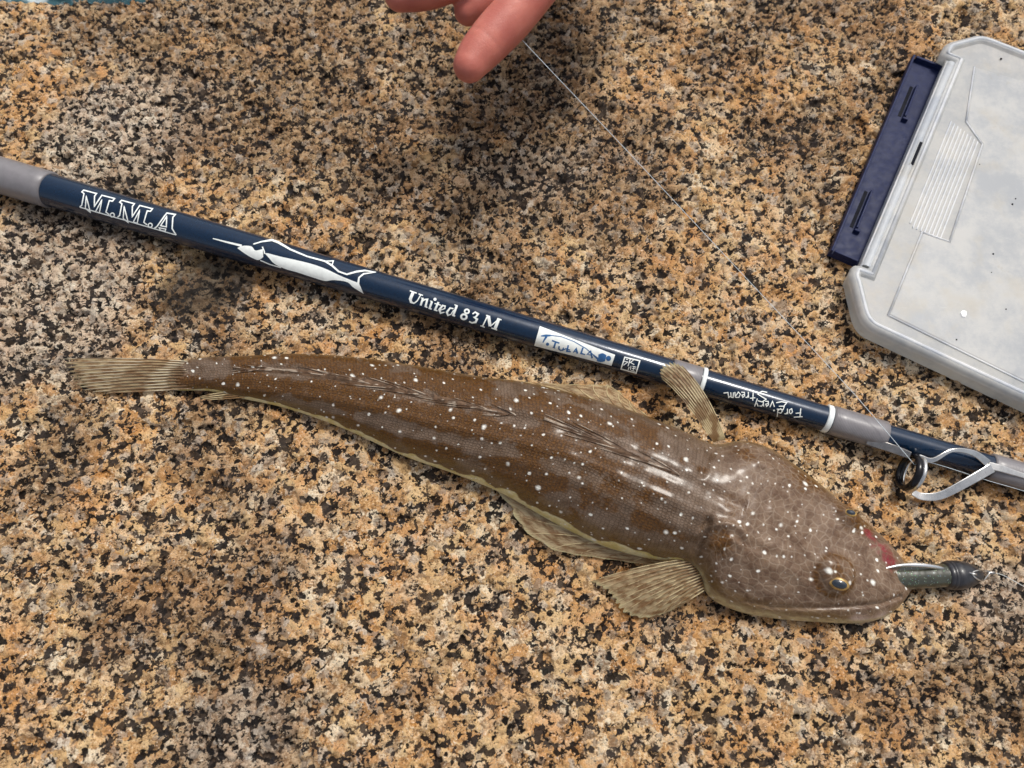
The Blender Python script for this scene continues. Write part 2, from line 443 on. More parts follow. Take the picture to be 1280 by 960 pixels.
    for nm, d in (('fu', u), ('fv', v), ('belly', belly), ('brown', brown), ('head', head), ('blood', blood), ('lip', lip), ('jaw', jaw), ('rim', np.where(top, sstep(.80, .97, np.abs(np.where(top, Q, 0))), 1.0))):
        a = me.attributes.new(nm, 'FLOAT', 'POINT')
        d = np.append(d.ravel(), [d[0].mean(), d[-1].mean()]).astype(np.float32); a.data.foreach_set('value', d)
    adopt(body, root)
    return root, (x, y, z)

def fish_skin():
    b = NB('fish_skin')
    cv = b.node('ShaderNodeCombineXYZ'); b.L(b.attr('fu'), cv.inputs[0]); b.L(b.attr('fv'), cv.inputs[1])
    uv = cv.outputs[0]
    head = b.attr('head'); brown = b.attr('brown'); belly = b.attr('belly')
    nw = b.noise(uv, 300, 3)
    uvw = b.vmath('ADD', uv, b.vmath('SCALE', b.vmath('SUBTRACT', nw.outputs['Color'], (.5, .5, .5)), .0016))
    n1 = b.noise(uv, 140, 4, .6).outputs['Fac']; n2 = b.noise(uv, 900, 3, .6).outputs['Fac']
    cell = b.vor(b.vmath('MULTIPLY', uv, (1.0, 1.25, 1.0)), 620, 'F1', .55, '2D'); cs = b.node('ShaderNodeSeparateColor'); b.L(cell.outputs['Color'], cs.inputs[0])
    n3 = b.noise(uv, 330, 3, .65).outputs['Fac']
    bsum = b.math('ADD', brown, b.math('ADD', b.math('MULTIPLY', b.math('SUBTRACT', cs.outputs[0], .5), .5), b.math('MULTIPLY', b.math('SUBTRACT', n3, .5), 1.3)))
    brown = b.smooth(bsum, .05, 1.05)
    base = b.mix(b.smooth(n1, .3, .7), (.100, .062, .037), (.176, .122, .086))
    hcol = b.mix(b.smooth(b.math('ADD', b.math('MULTIPLY', n1, .6), b.math('MULTIPLY', n3, .4)), .34, .62), (.088, .046, .025), (.190, .126, .084))
    base = b.mix(head, base, hcol)
    base = b.mix(b.math('MULTIPLY', brown, .93), base, b.mix(b.smooth(n2, .3, .7), (.048, .0165, .0012), (.135, .055, .0050)))
    # scales: small dark-edged cells on the body, stretched a little along it
    sv = b.vmath('MULTIPLY', uv, (1.0, 1.25, 1.0))
    ve = b.vor(sv, 620, 'DISTANCE_TO_EDGE', .55, '2D').outputs['Distance']
    se = b.smooth(ve, .02, .22)
    base = b.mix(b.math('MULTIPLY', b.math('SUBTRACT', 1, se), b.math('SUBTRACT', .42, b.math('MULTIPLY', head, .42))), base, (.045, .024, .010))
    # pale reticulation on the head
    vh = b.vor(uvw, 300, 'DISTANCE_TO_EDGE', .9, '2D').outputs['Distance']
    ret = b.smooth(vh, .13, .015)
    base = b.mix(b.math('MULTIPLY', b.math('MULTIPLY', ret, head), b.smooth(n1, .3, .7, .10, .40)), base, (.36, .285, .21))
    eg = b.attr('rim'); base = b.mix(b.math('MULTIPLY', eg, b.smooth(n3, .3, .65, .2, .7)), base, (.19, .115, .035))
    # yellow-cream flank edge
    be = b.smooth(b.math('ADD', belly, b.math('MULTIPLY', b.math('SUBTRACT', n1, .5), .5)), .25, .75)
    base = b.mix(be, base, b.mix(b.smooth(n1, .35, .65), (.60, .48, .17), (.76, .68, .40)))
    base = b.mix(b.attr('lip'), base, (.62, .47, .42))
    base = b.mix(b.math('MULTIPLY', b.attr('jaw'), .9), base, b.mix(b.smooth(n3, .35, .6), (.34, .25, .13), (.52, .43, .23)))
    base = b.mix(b.math('MULTIPLY', b.smooth(b.math('ADD', b.attr('blood'), b.math('MULTIPLY', b.math('SUBTRACT', n3, .5), 1.6)), .3, 1.1), b.smooth(n2, .3, .6, .35, .9)), base, (.20, .014, .026))
    # white spots in two sizes, with wet glints painted in as white
    def spots(scale, keep, r0, r1):
        vo = b.vor(uvw, scale, 'F1', .95, '2D'); s_ = b.node('ShaderNodeSeparateColor'); b.L(vo.outputs['Color'], s_.inputs[0])
        rr = b.math('ADD', r0, b.math('MULTIPLY', s_.outputs[1], r1-r0))
        d = b.smooth(b.math('SUBTRACT', rr, vo.outputs['Distance']), -.03, .05)
        return b.math('MULTIPLY', d, b.math('LESS_THAN', s_.outputs[0], keep))
    s1 = spots(125, .68, .025, .105); s2 = spots(58, .50, .035, .085); s3 = spots(210, .38, .03, .11)
    sa = b.math('MAXIMUM', s1, b.math('MAXIMUM', s2, b.math('MULTIPLY', s3, .7)))
    base = b.mix(b.math('MULTIPLY', sa, .95), base, (.86, .85, .78))
    h = b.math('ADD', b.math('MULTIPLY', se, b.math('SUBTRACT', 1.0, b.math('MULTIPLY', head, .9))), b.math('MULTIPLY', n1, .8))
    h = b.math('ADD', h, b.math('MULTIPLY', b.math('MULTIPLY', ret, head), .25))
    h = b.math('ADD', h, b.math('MULTIPLY', n3, .9))
    nrm = b.bump(h, .45, .0007)
    rough = b.smooth(n2, .3, .7, .34, .52)
    bs = b.bsdf(**{'Base Color': base, 'Roughness': rough, 'Normal': nrm, 'Specular IOR Level': .18, 'Coat Weight': .32, 'Coat Roughness': .19,
                   'Subsurface Weight': .06, 'Subsurface Radius': (.004, .002, .001), 'Subsurface Scale': .4})
    return b.done(bs.outputs[0])

def fin_mats():
    b = NB('fin_membrane'); uv = b.node('ShaderNodeUVMap').outputs[0]
    st = b.vmath('MULTIPLY', uv, (7.0, 5.5, 1))
    n = b.noise(st, 1.3, 4, .6).outputs['Fac']; bars = b.smooth(n, .38, .64)
    fine = b.noise(b.vmath('MULTIPLY', uv, (60, 8, 1)), 2.0, 3).outputs['Fac']
    col = b.mix(bars, b.mix(fine, (.42, .31, .165), (.58, .48, .30)), b.mix(fine, (.15, .075, .028), (.28, .16, .07)))
    sep = b.node('ShaderNodeSeparateXYZ'); b.L(uv, sep.inputs[0])
    col = b.mix(b.smooth(sep.outputs[1], .9, 1.0), col, (.62, .55, .32))
    col = b.mix(b.smooth(b.math('ADD', sep.outputs[1], b.math('MULTIPLY', b.math('SUBTRACT', n, .5), .5)), .16, .02), col, (.13, .075, .038))
    stk = b.noise(b.vmath('MULTIPLY', uv, (110, 4, 1)), 2.0, 3).outputs['Fac']
    col = b.mix(b.smooth(stk, .4, .65, 0, .55), col, b.mix(1.0, col, (.45, .36, .26), 'MULTIPLY'))
    bs = b.bsdf(**{'Base Color': col, 'Roughness': .38, 'Normal': b.bump(fine, .4, .0006), 'Subsurface Weight': .1, 'Subsurface Scale': .002})
    tr = b.node('ShaderNodeBsdfTranslucent'); b.set(tr.inputs['Color'], col)
    tp = b.node('ShaderNodeBsdfTransparent'); tp.inputs['Color'].default_value = (.85, .76, .6, 1)
    m1 = b.node('ShaderNodeMixShader'); m1.inputs[0].default_value = .25; b.L(bs.outputs[0], m1.inputs[1]); b.L(tr.outputs[0], m1.inputs[2])
    m2 = b.node('ShaderNodeMixShader'); m2.inputs[0].default_value = .16; b.L(m1.outputs[0], m2.inputs[1]); b.L(tp.outputs[0], m2.inputs[2])
    mem = b.done(m2.outputs[0])
    def raymat(name, a, c, sc_):
        b = NB(name); tc = b.node('ShaderNodeTexCoord').outputs['Object']
        n = b.noise(tc, sc_, 2).outputs['Fac']
        col = b.mix(b.smooth(n, .44, .56), a, c)
        return b.done(b.bsdf(**{'Base Color': col, 'Roughness': .35}).outputs[0])
    return mem, raymat('fin_ray_bone', (.52, .42, .24), (.22, .125, .05), 150), raymat('dorsal_ray_bone', (.36, .285, .215), (.085, .042, .018), 130), raymat('tail_ray_bone', (.52, .45, .32), (.15, .085, .04), 62)

def build_fin(root, name, base, mid, tip, zb, zm, zt, nray, rmat, mmat, rad=.00032, ragged=.05, label=None, seed=1):
    rg = random.Random(seed); sub = 4; nc = (nray-1)*sub+1; nrw = 16
    def ln(pl, zz):
        zz = zz if hasattr(zz, '__len__') else [zz]*len(pl)
        return cr([tuple(at(p[0], p[1], q_*1e-3)) for p, q_ in zip(pl, zz)], nc)
    B, M_, T = ln(base, zb), ln(mid, zm), ln(tip, zt)
    V = []; UV = []; rays = []
    for j in range(nc):
        onr = (j % sub == 0); k = abs((j % sub)-sub/2)/(sub/2)
        tm = 1-ragged*(1-k)*rg.uniform(.4, 1.3)
        c = []
        for i in range(nrw):
            t = i/(nrw-1)*tm
            p = B[j]*(1-t)**2+M_[j]*2*t*(1-t)+T[j]*t*t
            p = p+np.array((0, 0, .0005*k*(1-t*.4)))
            V.append(tuple(p)); UV.append((j/(nc-1), t)); c.append(tuple(p+np.array((0, 0, .00012))))
        if onr: rays.append(c)
    F = [(j*nrw+i, (j+1)*nrw+i, (j+1)*nrw+i+1, j*nrw+i+1) for j in range(nc-1) for i in range(nrw-1)]
    o = mesh_obj(name, V, F, mmat)
    uvl = o.data.uv_layers.new(name='UVMap')
    for lp in o.data.loops: uvl.data[lp.index].uv = UV[lp.vertex_index]
    if label: o['label'] = label
    adopt(o, root)
    for c in rays:
        r = [rad*(1-.72*i/(nrw-1)) for i in range(nrw)]
        t = mesh_obj('fin_ray', *tube(c, r, 6), rmat); adopt(t, o)
    return o

fish, FS = build_fish()
MEM, RAYM, DORM, TAILM = fin_mats()
DMEM = simple('dorsal_membrane', (.105, .062, .036), .4, 0, .5, .0003, 330, spec=.25)
build_fin(fish, 'pelvic_fin', [(742, 664), (790, 682), (852, 699)], [(690, 640), (715, 674), (835, 702)],
          [(610, 604), (634, 630), (652, 660), (690, 687), (735, 696), (778, 702), (815, 707)], [8, 8, 7], [7, 4, 5], [6, 3, 2, 2, 2.2, 2.5, 3], 9, RAYM, MEM, seed=2)
build_fin(fish, 'pectoral_fin', [(866, 698), (876, 716), (880, 738)], [(800, 705), (820, 735), (858, 752)],
          [(736, 728), (752, 735), (764, 746), (771, 757), (782, 768), (802, 773), (828, 768), (852, 757)], [10, 9, 7], [9, 8, 6], [2.5, 2.5, 2.2, 2, 2, 2, 2.2, 3], 14, RAYM, MEM, rad=.0003, seed=3)
build_fin(fish, 'pectoral_fin', [(892, 553), (899, 551), (906, 550)], [(848, 488), (868, 487), (888, 492)],
          [(827, 474), (824, 465), (829, 456), (840, 453), (852, 457)], [19, 19, 18], [24, 26, 25], [18, 18.5, 19, 19.5, 20], 10, RAYM, MEM, seed=4)
build_fin(fish, 'pelvic_fin', [(715, 494), (765, 508), (812, 524)], [(690, 483), (745, 490), (800, 512)],
          [(652, 477), (700, 480), (738, 481), (764, 483), (782, 497), (800, 514)], [12, 12, 13], [11, 11, 12], [9, 9, 9, 8, 9, 11], 8, RAYM, MEM, seed=5)
build_fin(fish, 'tail_fin', [(246, 453), (242, 467), (240, 486)], [(150, 446), (150, 468), (165, 491)],
          [(79, 449), (80, 459), (84, 468), (88, 475), (94, 482), (106, 488), (130, 492)], [4.6, 5.4, 3.2], [4.6, 5.2, 2.8], [3.5, 4, 3.5, 3, 2.5, 2.2, 2], 12, TAILM, MEM, rad=.00030, ragged=.16, seed=6)
build_fin(fish, 'anal_fin', [(288, 490), (296, 494), (306, 497)], [(270, 492), (275, 496), (285, 499)],
          [(250, 496), (252, 498), (262, 500)], 3.5, 2.5, 1.8, 4, RAYM, MEM, rad=.0004, seed=7)

def top_z(p):
    x, y, z = FS; d = (x-p.x)**2+(y-p.y)**2
    k = np.argmin(np.where(z > .004, d, 9)); return z.flat[k]
def build_dorsal(label, pts, nray, length, spread, r0, seed):
    """rays folded flat along the back, each rooted a little further forward than the last"""
    rg = random.Random(seed)
    line = cr(pts, 400); n = len(line)
    # base strip of membrane lying in the groove
    V = []; m = 60
    for i in range(m):
        k = int(i/(m-1)*(n-1)); x, y, hh = line[k]; p = at(x, y, hh*1e-3)
        t = at(*line[min(k+4, n-1)][:2], hh*1e-3)-at(*line[max(k-4, 0)][:2], hh*1e-3); t.normalize()
        s = Vector((-t.y, t.x, 0)); wd = spread*.8*math.sin(math.pi*min(1, max(0, i/(m-1))))**.5
        zt = top_z(p)
        for q_, lift in ((-1.0, -.0006), (-.5, .0002), (0, .0007), (.5, .0002), (1.0, -.0006)):
            pp = p+s*wd*q_; V.append((pp.x, pp.y, max(zt, top_z(pp))+lift if q_ == 0 else top_z(pp)+lift))
    F = [(i*5+j, (i+1)*5+j, (i+1)*5+j+1, i*5+j+1) for i in range(m-1) for j in range(4)]
    o = mesh_obj('dorsal_fin', V, F, DMEM); adopt(o, fish); o['label'] = label
    for j in range(nray):
        k1 = int((j+1)/nray*(n-1)); k0 = max(0, k1-int(n*length*rg.uniform(.85, 1.1)))
        off = rg.uniform(-1, 1)*spread*.9; c = []; rr = []
        for i in range(14):
            t = i/13; k = int(k1+(k0-k1)*t); x, y, hh = line[k]; p = at(x, y, hh*1e-3)
            tg = at(*line[min(k+4, n-1)][:2], hh*1e-3)-at(*line[max(k-4, 0)][:2], hh*1e-3); tg.normalize()
            p = p+Vector((-tg.y, tg.x, 0))*off*t**.7
            c.append((p.x, p.y, top_z(p)+.0005)); rr.append(r0*(1-.7*t))
        r_ = mesh_obj('fin_ray', *tube(c, rr, 6), DORM); adopt(r_, o)
build_dorsal('spiny front dorsal fin folded flat along the back', [(680, 524, 30), (740, 546, 32), (800, 571, 34), (850, 594, 34.5)], 15, .38, .0040, .00036, 11)
build_dorsal('long rear dorsal fin folded flat towards the tail', [(290, 460, 12), (370, 464, 15.5), (450, 476, 20), (530, 494, 24), (600, 510, 27), (645, 519, 29)], 24, .15, .0034, .00036, 12)

def build_eye(px, py, zz, w_, h_, tilt, name='eye'):
    b = NB('eye_pupil'); tc = b.node('ShaderNodeTexCoord').outputs['Object']
    n = b.noise(tc, 300, 2).outputs['Fac']
    pm = b.done(b.bsdf(**{'Base Color': b.mix(n, (.006, .010, .014), (.02, .03, .045)), 'Roughness': .05, 'Coat Weight': 1.0}).outputs[0])
    im = simple('eye_iris', (.42, .26, .08), .3, .3, .4)
    c = at(px, py, zz); c.z = top_z(c)+.0001
    Z = (cam_pos-c).normalized().lerp(Vector(tilt), .6).normalized()
    X = Vector((.96, -.25, 0)); X = (X-Z*X.dot(Z)).normalized(); Y = Z.cross(X)
    def ell(rx, ry, rz, n=24, m=12, cut=0.0):
        V = []; F = []
        for i in range(m+1):
            a = math.pi*i/m
            for k in range(n):
                bb = 2*math.pi*k/n
                V.append(c+X*rx*math.sin(a)*math.cos(bb)+Y*ry*math.sin(a)*math.sin(bb)+Z*rz*math.cos(a))
        for i in range(m):
            for k in range(n): F.append((i*n+k, (i+1)*n+k, (i+1)*n+(k+1) % n, i*n+(k+1) % n))
        return V, F
    e = mesh_obj(name, *ell(w_, h_, .0011), im); adopt(e, fish)
    c = c+Z*.0003
    p = mesh_obj('pupil', *ell(w_*.80, h_*.76, .0013), pm); adopt(p, e)
build_eye(1044, 731, .022, .0041, .0027, (-.1, -.5, .85))
build_eye(1057, 644, .019, .0026, .0017, (.2, .4, .85))

# ------------------------------------------------------------------ fishing rod
RA, RB = at(65, 238, .0105), at(1280, 596, .0062)
AX = (RB-RA); RL = AX.length; AX.normalize()
def rod_r(s):  # radius by distance from the first wrap
    return np.interp(s, [-.4, 0, .34, .41, .5, .9], [.0092, .0086, .0066, .0060, .0055, .0042])
SIDE = AX.cross(Vector((0, 0, 1))).normalized(); UPR = SIDE.cross(AX).normalized()
def rod_pt(s, ang, extra=0.0):
    r = rod_r(s)+extra; return RA+AX*s+(SIDE*math.cos(ang)+UPR*math.sin(ang))*r
def rod_s(px, py=None):
    """distance along the rod of the layout column px"""
    lo, hi = -.4, .9
    for _ in range(40):
        m = (lo+hi)/2; q = RA+AX*m-cam_pos
        x = 640+FPX*q.dot(RT)/q.dot(FW)
        if x < px: lo = m
        else: hi = m
    return lo
def rod_hit(px, py, extra=0.0001):
    """point on the rod's surface seen at a layout position"""
    d = ray(px, py).normalized(); s = rod_s(px); p = None
    for _ in range(3):
        r = rod_r(s)+extra; oc = cam_pos-RA
        d_ = d-AX*d.dot(AX); o_ = oc-AX*oc.dot(AX)
        a = d_.dot(d_); bq = 2*d_.dot(o_); c = o_.dot(o_)-r*r; D = max(bq*bq-4*a*c, 0)
        t = (-bq-math.sqrt(D))/(2*a); p = cam_pos+d*t; s = (p-RA).dot(AX)
    # snap to the surface
    ax = RA+AX*s; n = (p-ax); n = n-AX*n.dot(AX); n.normalize(); return ax+n*(rod_r(s)+extra)
def section(name, s0, s1, extra, mat, n=48, rag=0.0, ends=.0004, steps=None):
    st = steps or max(4, int((s1-s0)/.004)); pts = []; V = []; F = []
    ss = [s0]+list(np.linspace(s0+ends, s1-ends, st))+[s1]
    for i, s in enumerate(ss):
        e = extra if 0 < i < len(ss)-1 else extra-min(extra+.0005, ends)
        for k in range(n):
            a = 2*math.pi*k/n
            off = rag*(fbm(np.array([a*3]), np.array([s*900]), 1, 2, 4)[0]-.5)
            V.append(rod_pt(s, a, e+off))
    m = len(ss)
    for i in range(m-1):
        for k in range(n): F.append((i*n+k, (i+1)*n+k, (i+1)*n+(k+1) % n, i*n+(k+1) % n))
    F.append(tuple(range(n))); F.append(tuple((m-1)*n+k for k in range(n-1, -1, -1)))
    o = mesh_obj(name, V, F, mat); adopt(o, rod); return o

rod = empty('fishing_rod', RA)
tag(rod, 'navy blue fishing rod with white lettering and grey thread wraps lying on the granite', 'fishing rod')
def blank_mat():
    b = NB('blue_lacquer'); tc = b.node('ShaderNodeTexCoord').outputs['Object']
    n = b.noise(b.vmath('MULTIPLY', tc, (1, 1, 1)), 700, 3).outputs['Fac']
    col = b.mix(n, (.0012, .0095, .028), (.0025, .0205, .054))
    bs = b.bsdf(**{'Base Color': col, 'Roughness': b.smooth(b.noise(tc, 90, 4).outputs['Fac'], .3, .7, .16, .30), 'Metallic': .1,
                   'Specular IOR Level': .3, 'Coat Weight': .55, 'Coat Roughness': .07, 'Normal': b.bump(b.noise(tc, 160, 2).outputs['Fac'], .15, .0006)})
    return b.done(bs.outputs[0])
def wrap_mat():
    b = NB('grey_thread'); tc = b.node('ShaderNodeTexCoord').outputs['Object']
    ss = b.node('ShaderNodeVectorMath', operation='DOT_PRODUCT'); b.L(tc, ss.inputs[0]); ss.inputs[1].default_value = AX
    wv = b.math('SINE', b.math('MULTIPLY', ss.outputs['Value'], 2*math.pi/.0007))
    n = b.noise(tc, 260, 4).outputs['Fac']
    col = b.mix(b.math('ADD', b.math('MULTIPLY', wv, .15), n), (.135, .127, .134), (.215, .203, .212))
    bs = b.bsdf(**{'Base Color': col, 'Roughness': .42, 'Coat Weight': .45, 'Coat Roughness': .28, 'Normal': b.bump(b.math('ADD', b.math('MULTIPLY', wv, .3), n), .3, .0004)})
    return b.done(bs.outputs[0])
BLUE, WRAP = blank_mat(), wrap_mat()
WHITE = simple('white_print', (.80, .83, .80), .4, 0, .06)
RING = simple('white_band', (.72, .76, .76), .35, 0, .06)
TBLUE = simple('blue_print', (.03, .12, .30), .4, 0, .2)
section('blank', -.40, .88, 0, BLUE, steps=300)
section('thread_wrap', -.36, rod_s(64), .0010, WRAP, rag=.0003, ends=.0008)
section('thread_wrap', rod_s(838), rod_s(874), .0004, WRAP, rag=.0001)
section('band', rod_s(874)+.0002, rod_s(880), .00065, RING, steps=4)
section('band', rod_s(1030), rod_s(1037), .00075, RING, steps=4)
section('thread_wrap', rod_s(1037)+.0003, rod_s(1106), .0010, WRAP, rag=.0002, ends=.0006)
section('thread_wrap', rod_s(1236), rod_s(1236)+.05, .0009, WRAP, rag=.0002, ends=.0006)

LIFT = [0.00012]
def decal(name, mat, strokes=(), ribbons=(), T=lambda p: p, label=None):
    """flat print that follows the rod: strokes = (points, width[s]) and ribbons = (top line, bottom line)"""
    V = []; F = []
    def put(grid):
        LIFT[0] += .000003
        n0 = len(V); r_ = len(grid); c_ = len(grid[0])
        for row in grid:
            for p in row: V.append(rod_hit(*T(p), extra=LIFT[0]))
        for i in range(r_-1):
            for j in range(c_-1): F.append((n0+i*c_+j, n0+i*c_+j+1, n0+(i+1)*c_+j+1, n0+(i+1)*c_+j))
    for st in strokes:
        pts, wd = st[0], st[1]; closed = len(st) > 2 and st[2]
        P = [np.array(p, float) for p in pts]
        if closed: P.append(P[0])
        wds = wd if hasattr(wd, '__len__') else [wd]*len(P)
        Q_ = []; W_ = []
        for i in range(len(P)-1):
            m = max(2, int(np.linalg.norm(P[i+1]-P[i])/14)+1)
            for k in range(m): Q_.append(P[i]+(P[i+1]-P[i])*k/m); W_.append(wds[i]+(wds[i+1]-wds[i])*k/m)
        Q_.append(P[-1]); W_.append(wds[-1])
        Lf = []; Rf = []
        for i in range(len(Q_)):
            a = Q_[i]-Q_[i-1] if i > 0 else (Q_[0]-Q_[-2] if closed else Q_[1]-Q_[0])
            c = Q_[i+1]-Q_[i] if i < len(Q_)-1 else (Q_[1]-Q_[0] if closed else a)
            a = a/max(np.linalg.norm(a), 1e-6); c = c/max(np.linalg.norm(c), 1e-6)
            t = a+c; t = t/max(np.linalg.norm(t), 1e-6); nn = np.array((-t[1], t[0]))
            k = 1/max(.5, abs(nn @ np.array((-a[1], a[0]))))
            Lf.append(Q_[i]+nn*W_[i]/2*k); Rf.append(Q_[i]-nn*W_[i]/2*k)
        put([Lf, Rf])
    for tp, bt, n_ in ribbons:
        A = cr(tp, n_) if len(tp) > 2 else np.array([np.array(tp[0])+(np.array(tp[1])-np.array(tp[0]))*k/(n_-1) for k in range(n_)])
        B_ = cr(bt, n_) if len(bt) > 2 else np.array([np.array(bt[0])+(np.array(bt[1])-np.array(bt[0]))*k/(n_-1) for k in range(n_)])
        put([[A[i]+(B_[i]-A[i])*k/7 for i in range(n_)] for k in range(8)])
    o = mesh_obj(name, V, F, mat)
    # make sure the print faces outwards
    me = o.data; flip = 0
    for p in me.polygons:
        c = p.center; s = (c-RA).dot(AX); flip += 1 if p.normal.dot(c-(RA+AX*s)) < 0 else -1
    if flip > 0: me.flip_normals()
    adopt(o, rod)
    if label: o['label'] = label
    return o
def circ(cx, cy, r, n=10, ry=None): 
    ry = ry or r; return [(cx+r*math.cos(2*math.pi*k/n), cy+ry*math.sin(2*math.pi*k/n)) for k in range(n)]

k5 = 150/1280; T5 = lambda p: (90+p[0]*k5, 220+p[1]*k5)
def Mo(dx, dy):
    o = lambda L_: [(a+dx, c+dy) for a, c in L_]
    return [(o([(82, 330), (104, 312), (128, 187), (105, 170), (125, 150), (262, 187), (240, 215), (238, 325), (318, 205), (455, 240), (432, 268), (398, 262), (362, 385), (398, 412)]), 13),
            (o([(152, 215), (142, 345), (196, 388)]), 12, True), (o([(318, 255), (250, 382), (292, 394)]), 12, True), (o(circ(430, 416, 22, 10)), 12, True)]
decal('lettering', WHITE, Mo(0, 0)+Mo(404, 109)+[([(82, 332), (400, 424), (800, 540), (1112, 630)], 11),
      ([(880, 556), (905, 540), (985, 428), (1012, 395), (1102, 410), (1076, 440), (1068, 560), (1092, 600), (1112, 630)], 14),
      ([(1010, 430), (945, 530), (1006, 542)], 13, True), ([(930, 552), (1000, 566), (992, 590), (942, 578)], 12, True)], T=T5)
k7 = 140/1280; T7 = lambda p: (500+p[0]*k7, 350+p[1]*k7)
decal('lettering', WHITE, [
    ([(152, 138), (118, 215), (126, 252), (160, 266), (196, 240), (236, 172)], [36, 34, 26, 16, 14, 13]), ([(112, 122), (190, 150)], 13), ([(212, 158), (262, 176)], 13),
    ([(262, 208), (236, 292)], 24), ([(250, 246), (285, 222), (312, 222), (292, 300), (312, 316)], [12, 16, 22, 24, 12]), ([(240, 205), (270, 208)], 10),
    ([(366, 245), (338, 322), (362, 334)], [24, 24, 12]), ([(345, 240), (370, 245)], 10), (circ(400, 220, 9, 8), 18, True),
    ([(440, 252), (400, 340), (428, 354)], [24, 24, 13]), ([(395, 268), (468, 288)], 12),
    ([(462, 345), (512, 326), (516, 298), (486, 292), (450, 340), (464, 378), (508, 368)], [10, 12, 16, 20, 26, 20, 10]),
    ([(612, 328), (572, 320), (536, 368), (548, 404), (582, 392), (612, 345)], [12, 18, 26, 18, 12, 10]), ([(650, 292), (608, 402), (630, 414)], [26, 26, 12]), ([(622, 282), (660, 296)], 11),
    (circ(764, 358, 25, 12, 23), 19, True), (circ(730, 420, 32, 12, 29), 22, True),
    ([(828, 388), (860, 366), (892, 388), (868, 420), (846, 426), (880, 448), (864, 482), (822, 490), (790, 474)], [16, 16, 24, 18, 14, 24, 24, 16, 16]),
    ([(1000, 412), (944, 528)], 15), ([(920, 522), (968, 540)], 13), ([(1012, 412), (1030, 528)], 36), ([(1032, 530), (1124, 450)], 13),
    ([(1128, 446), (1086, 556)], 36), ([(1045, 548), (1110, 572)], 13), ([(1112, 438), (1160, 456)], 13), ([(985, 402), (1030, 418)], 13)], T=T7)
k6 = 220/1280; T6 = lambda p: (260+p[0]*k6, 280+p[1]*k6)
decal('emblem', WHITE, [
    ([(35, 105), (130, 130), (245, 158)], [7, 12, 17]),
    ([(330, 146), (390, 128), (465, 116), (510, 132), (600, 185), (720, 235), (850, 270), (900, 300), (950, 345), (1010, 366), (1080, 346), (1140, 338), (1222, 350)], [9, 10, 16, 18, 13, 11, 12, 14, 12, 12, 14, 12, 6]),
    ([(855, 270), (912, 268), (903, 296)], 8), ([(1222, 350), (1132, 362), (1098, 390), (1092, 432)], [5, 11, 12, 16]),
    ([(380, 264), (450, 294), (532, 318)], 8), ([(395, 165), (408, 195), (412, 216)], 9)],
    [([(216, 172), (255, 158), (315, 163), (345, 192), (398, 182)], [(216, 178), (272, 218), (325, 248), (368, 262), (402, 240)], 24),
     ([(412, 212), (440, 214), (520, 235), (640, 262), (760, 292), (860, 328), (960, 375), (1040, 408), (1098, 430)],
      [(440, 244), (484, 290), (560, 326), (650, 352), (760, 388), (850, 414), (915, 408), (1010, 422), (1058, 462), (1132, 508)], 48)], T=T6, label='white leaping billfish emblem')
k3 = 160/1280; T3 = lambda p: (660+p[0]*k3, 400+p[1]*k3)
decal('sticker', WHITE, (), [([(118, 60), (872, 348)], [(62, 258), (835, 458)], 30)], T=T3, label='white rectangular sticker with blue lettering')
LIFT[0] += .00006
decal('lettering', TBLUE, [
    ([(130, 160), (180, 156), (228, 154)], [10, 24, 14]), ([(185, 165), (165, 195), (148, 226)], [22, 16, 10]),
    ([(215, 152), (330, 165), (460, 215), (580, 285), (650, 345), (705, 388)], [8, 8, 8, 8, 9, 12]), (circ(195, 242, 8, 8), 16, True),
    ([(240, 205), (314, 232)], 14), ([(278, 218), (258, 278)], 17), ([(246, 274), (272, 282)], 8),
    ([(312, 262), (308, 290), (326, 304), (346, 300), (356, 276)], [14, 14, 12, 12, 12]), ([(340, 306), (378, 286), (420, 300)], 10),
    ([(404, 252), (388, 312), (428, 318)], [16, 16, 12]), ([(452, 326), (482, 286), (494, 336)], [9, 14, 18]), ([(465, 314), (490, 318)], 8),
    ([(550, 276), (530, 334), (572, 346)], [16, 16, 10]), ([(586, 348), (626, 312), (642, 382)], [9, 13, 18]), ([(600, 345), (632, 352)], 8),
    ([(655, 350), (700, 396)], 14)],
    [([(705, 345), (745, 332), (785, 352)], [(700, 410), (738, 420), (770, 412)], 10), ([(690, 395), (735, 405)], [(685, 412), (730, 422)], 6), (circ(805, 384, 26, 12)[6:12]+[(831, 384)], circ(805, 384, 26, 12)[1:7][::-1]+[(831, 384)], 10)], T=T3)
decal('emblem', WHITE, [
    ([(968, 372), (1118, 408), (1080, 532), (930, 490)], 12, True), ([(1022, 392), (1000, 462)], 9), ([(962, 412), (998, 420), (955, 452)], 8), ([(1056, 400), (1024, 424), (1062, 446)], 8),
    ([(980, 390), (1000, 398)], 7), ([(1012, 470), (1000, 500)], 8), ([(1030, 458), (1024, 500)], 7), ([(1045, 462), (1082, 472)], 7), ([(1040, 482), (1078, 490)], 7), ([(1030, 504), (1068, 514)], 7), ([(1062, 462), (1050, 508)], 7)],
    T=T3, label='small square white stamp')
k4 = 180/1280; T4 = lambda p: (880+p[0]*k4, 470+p[1]*k4)
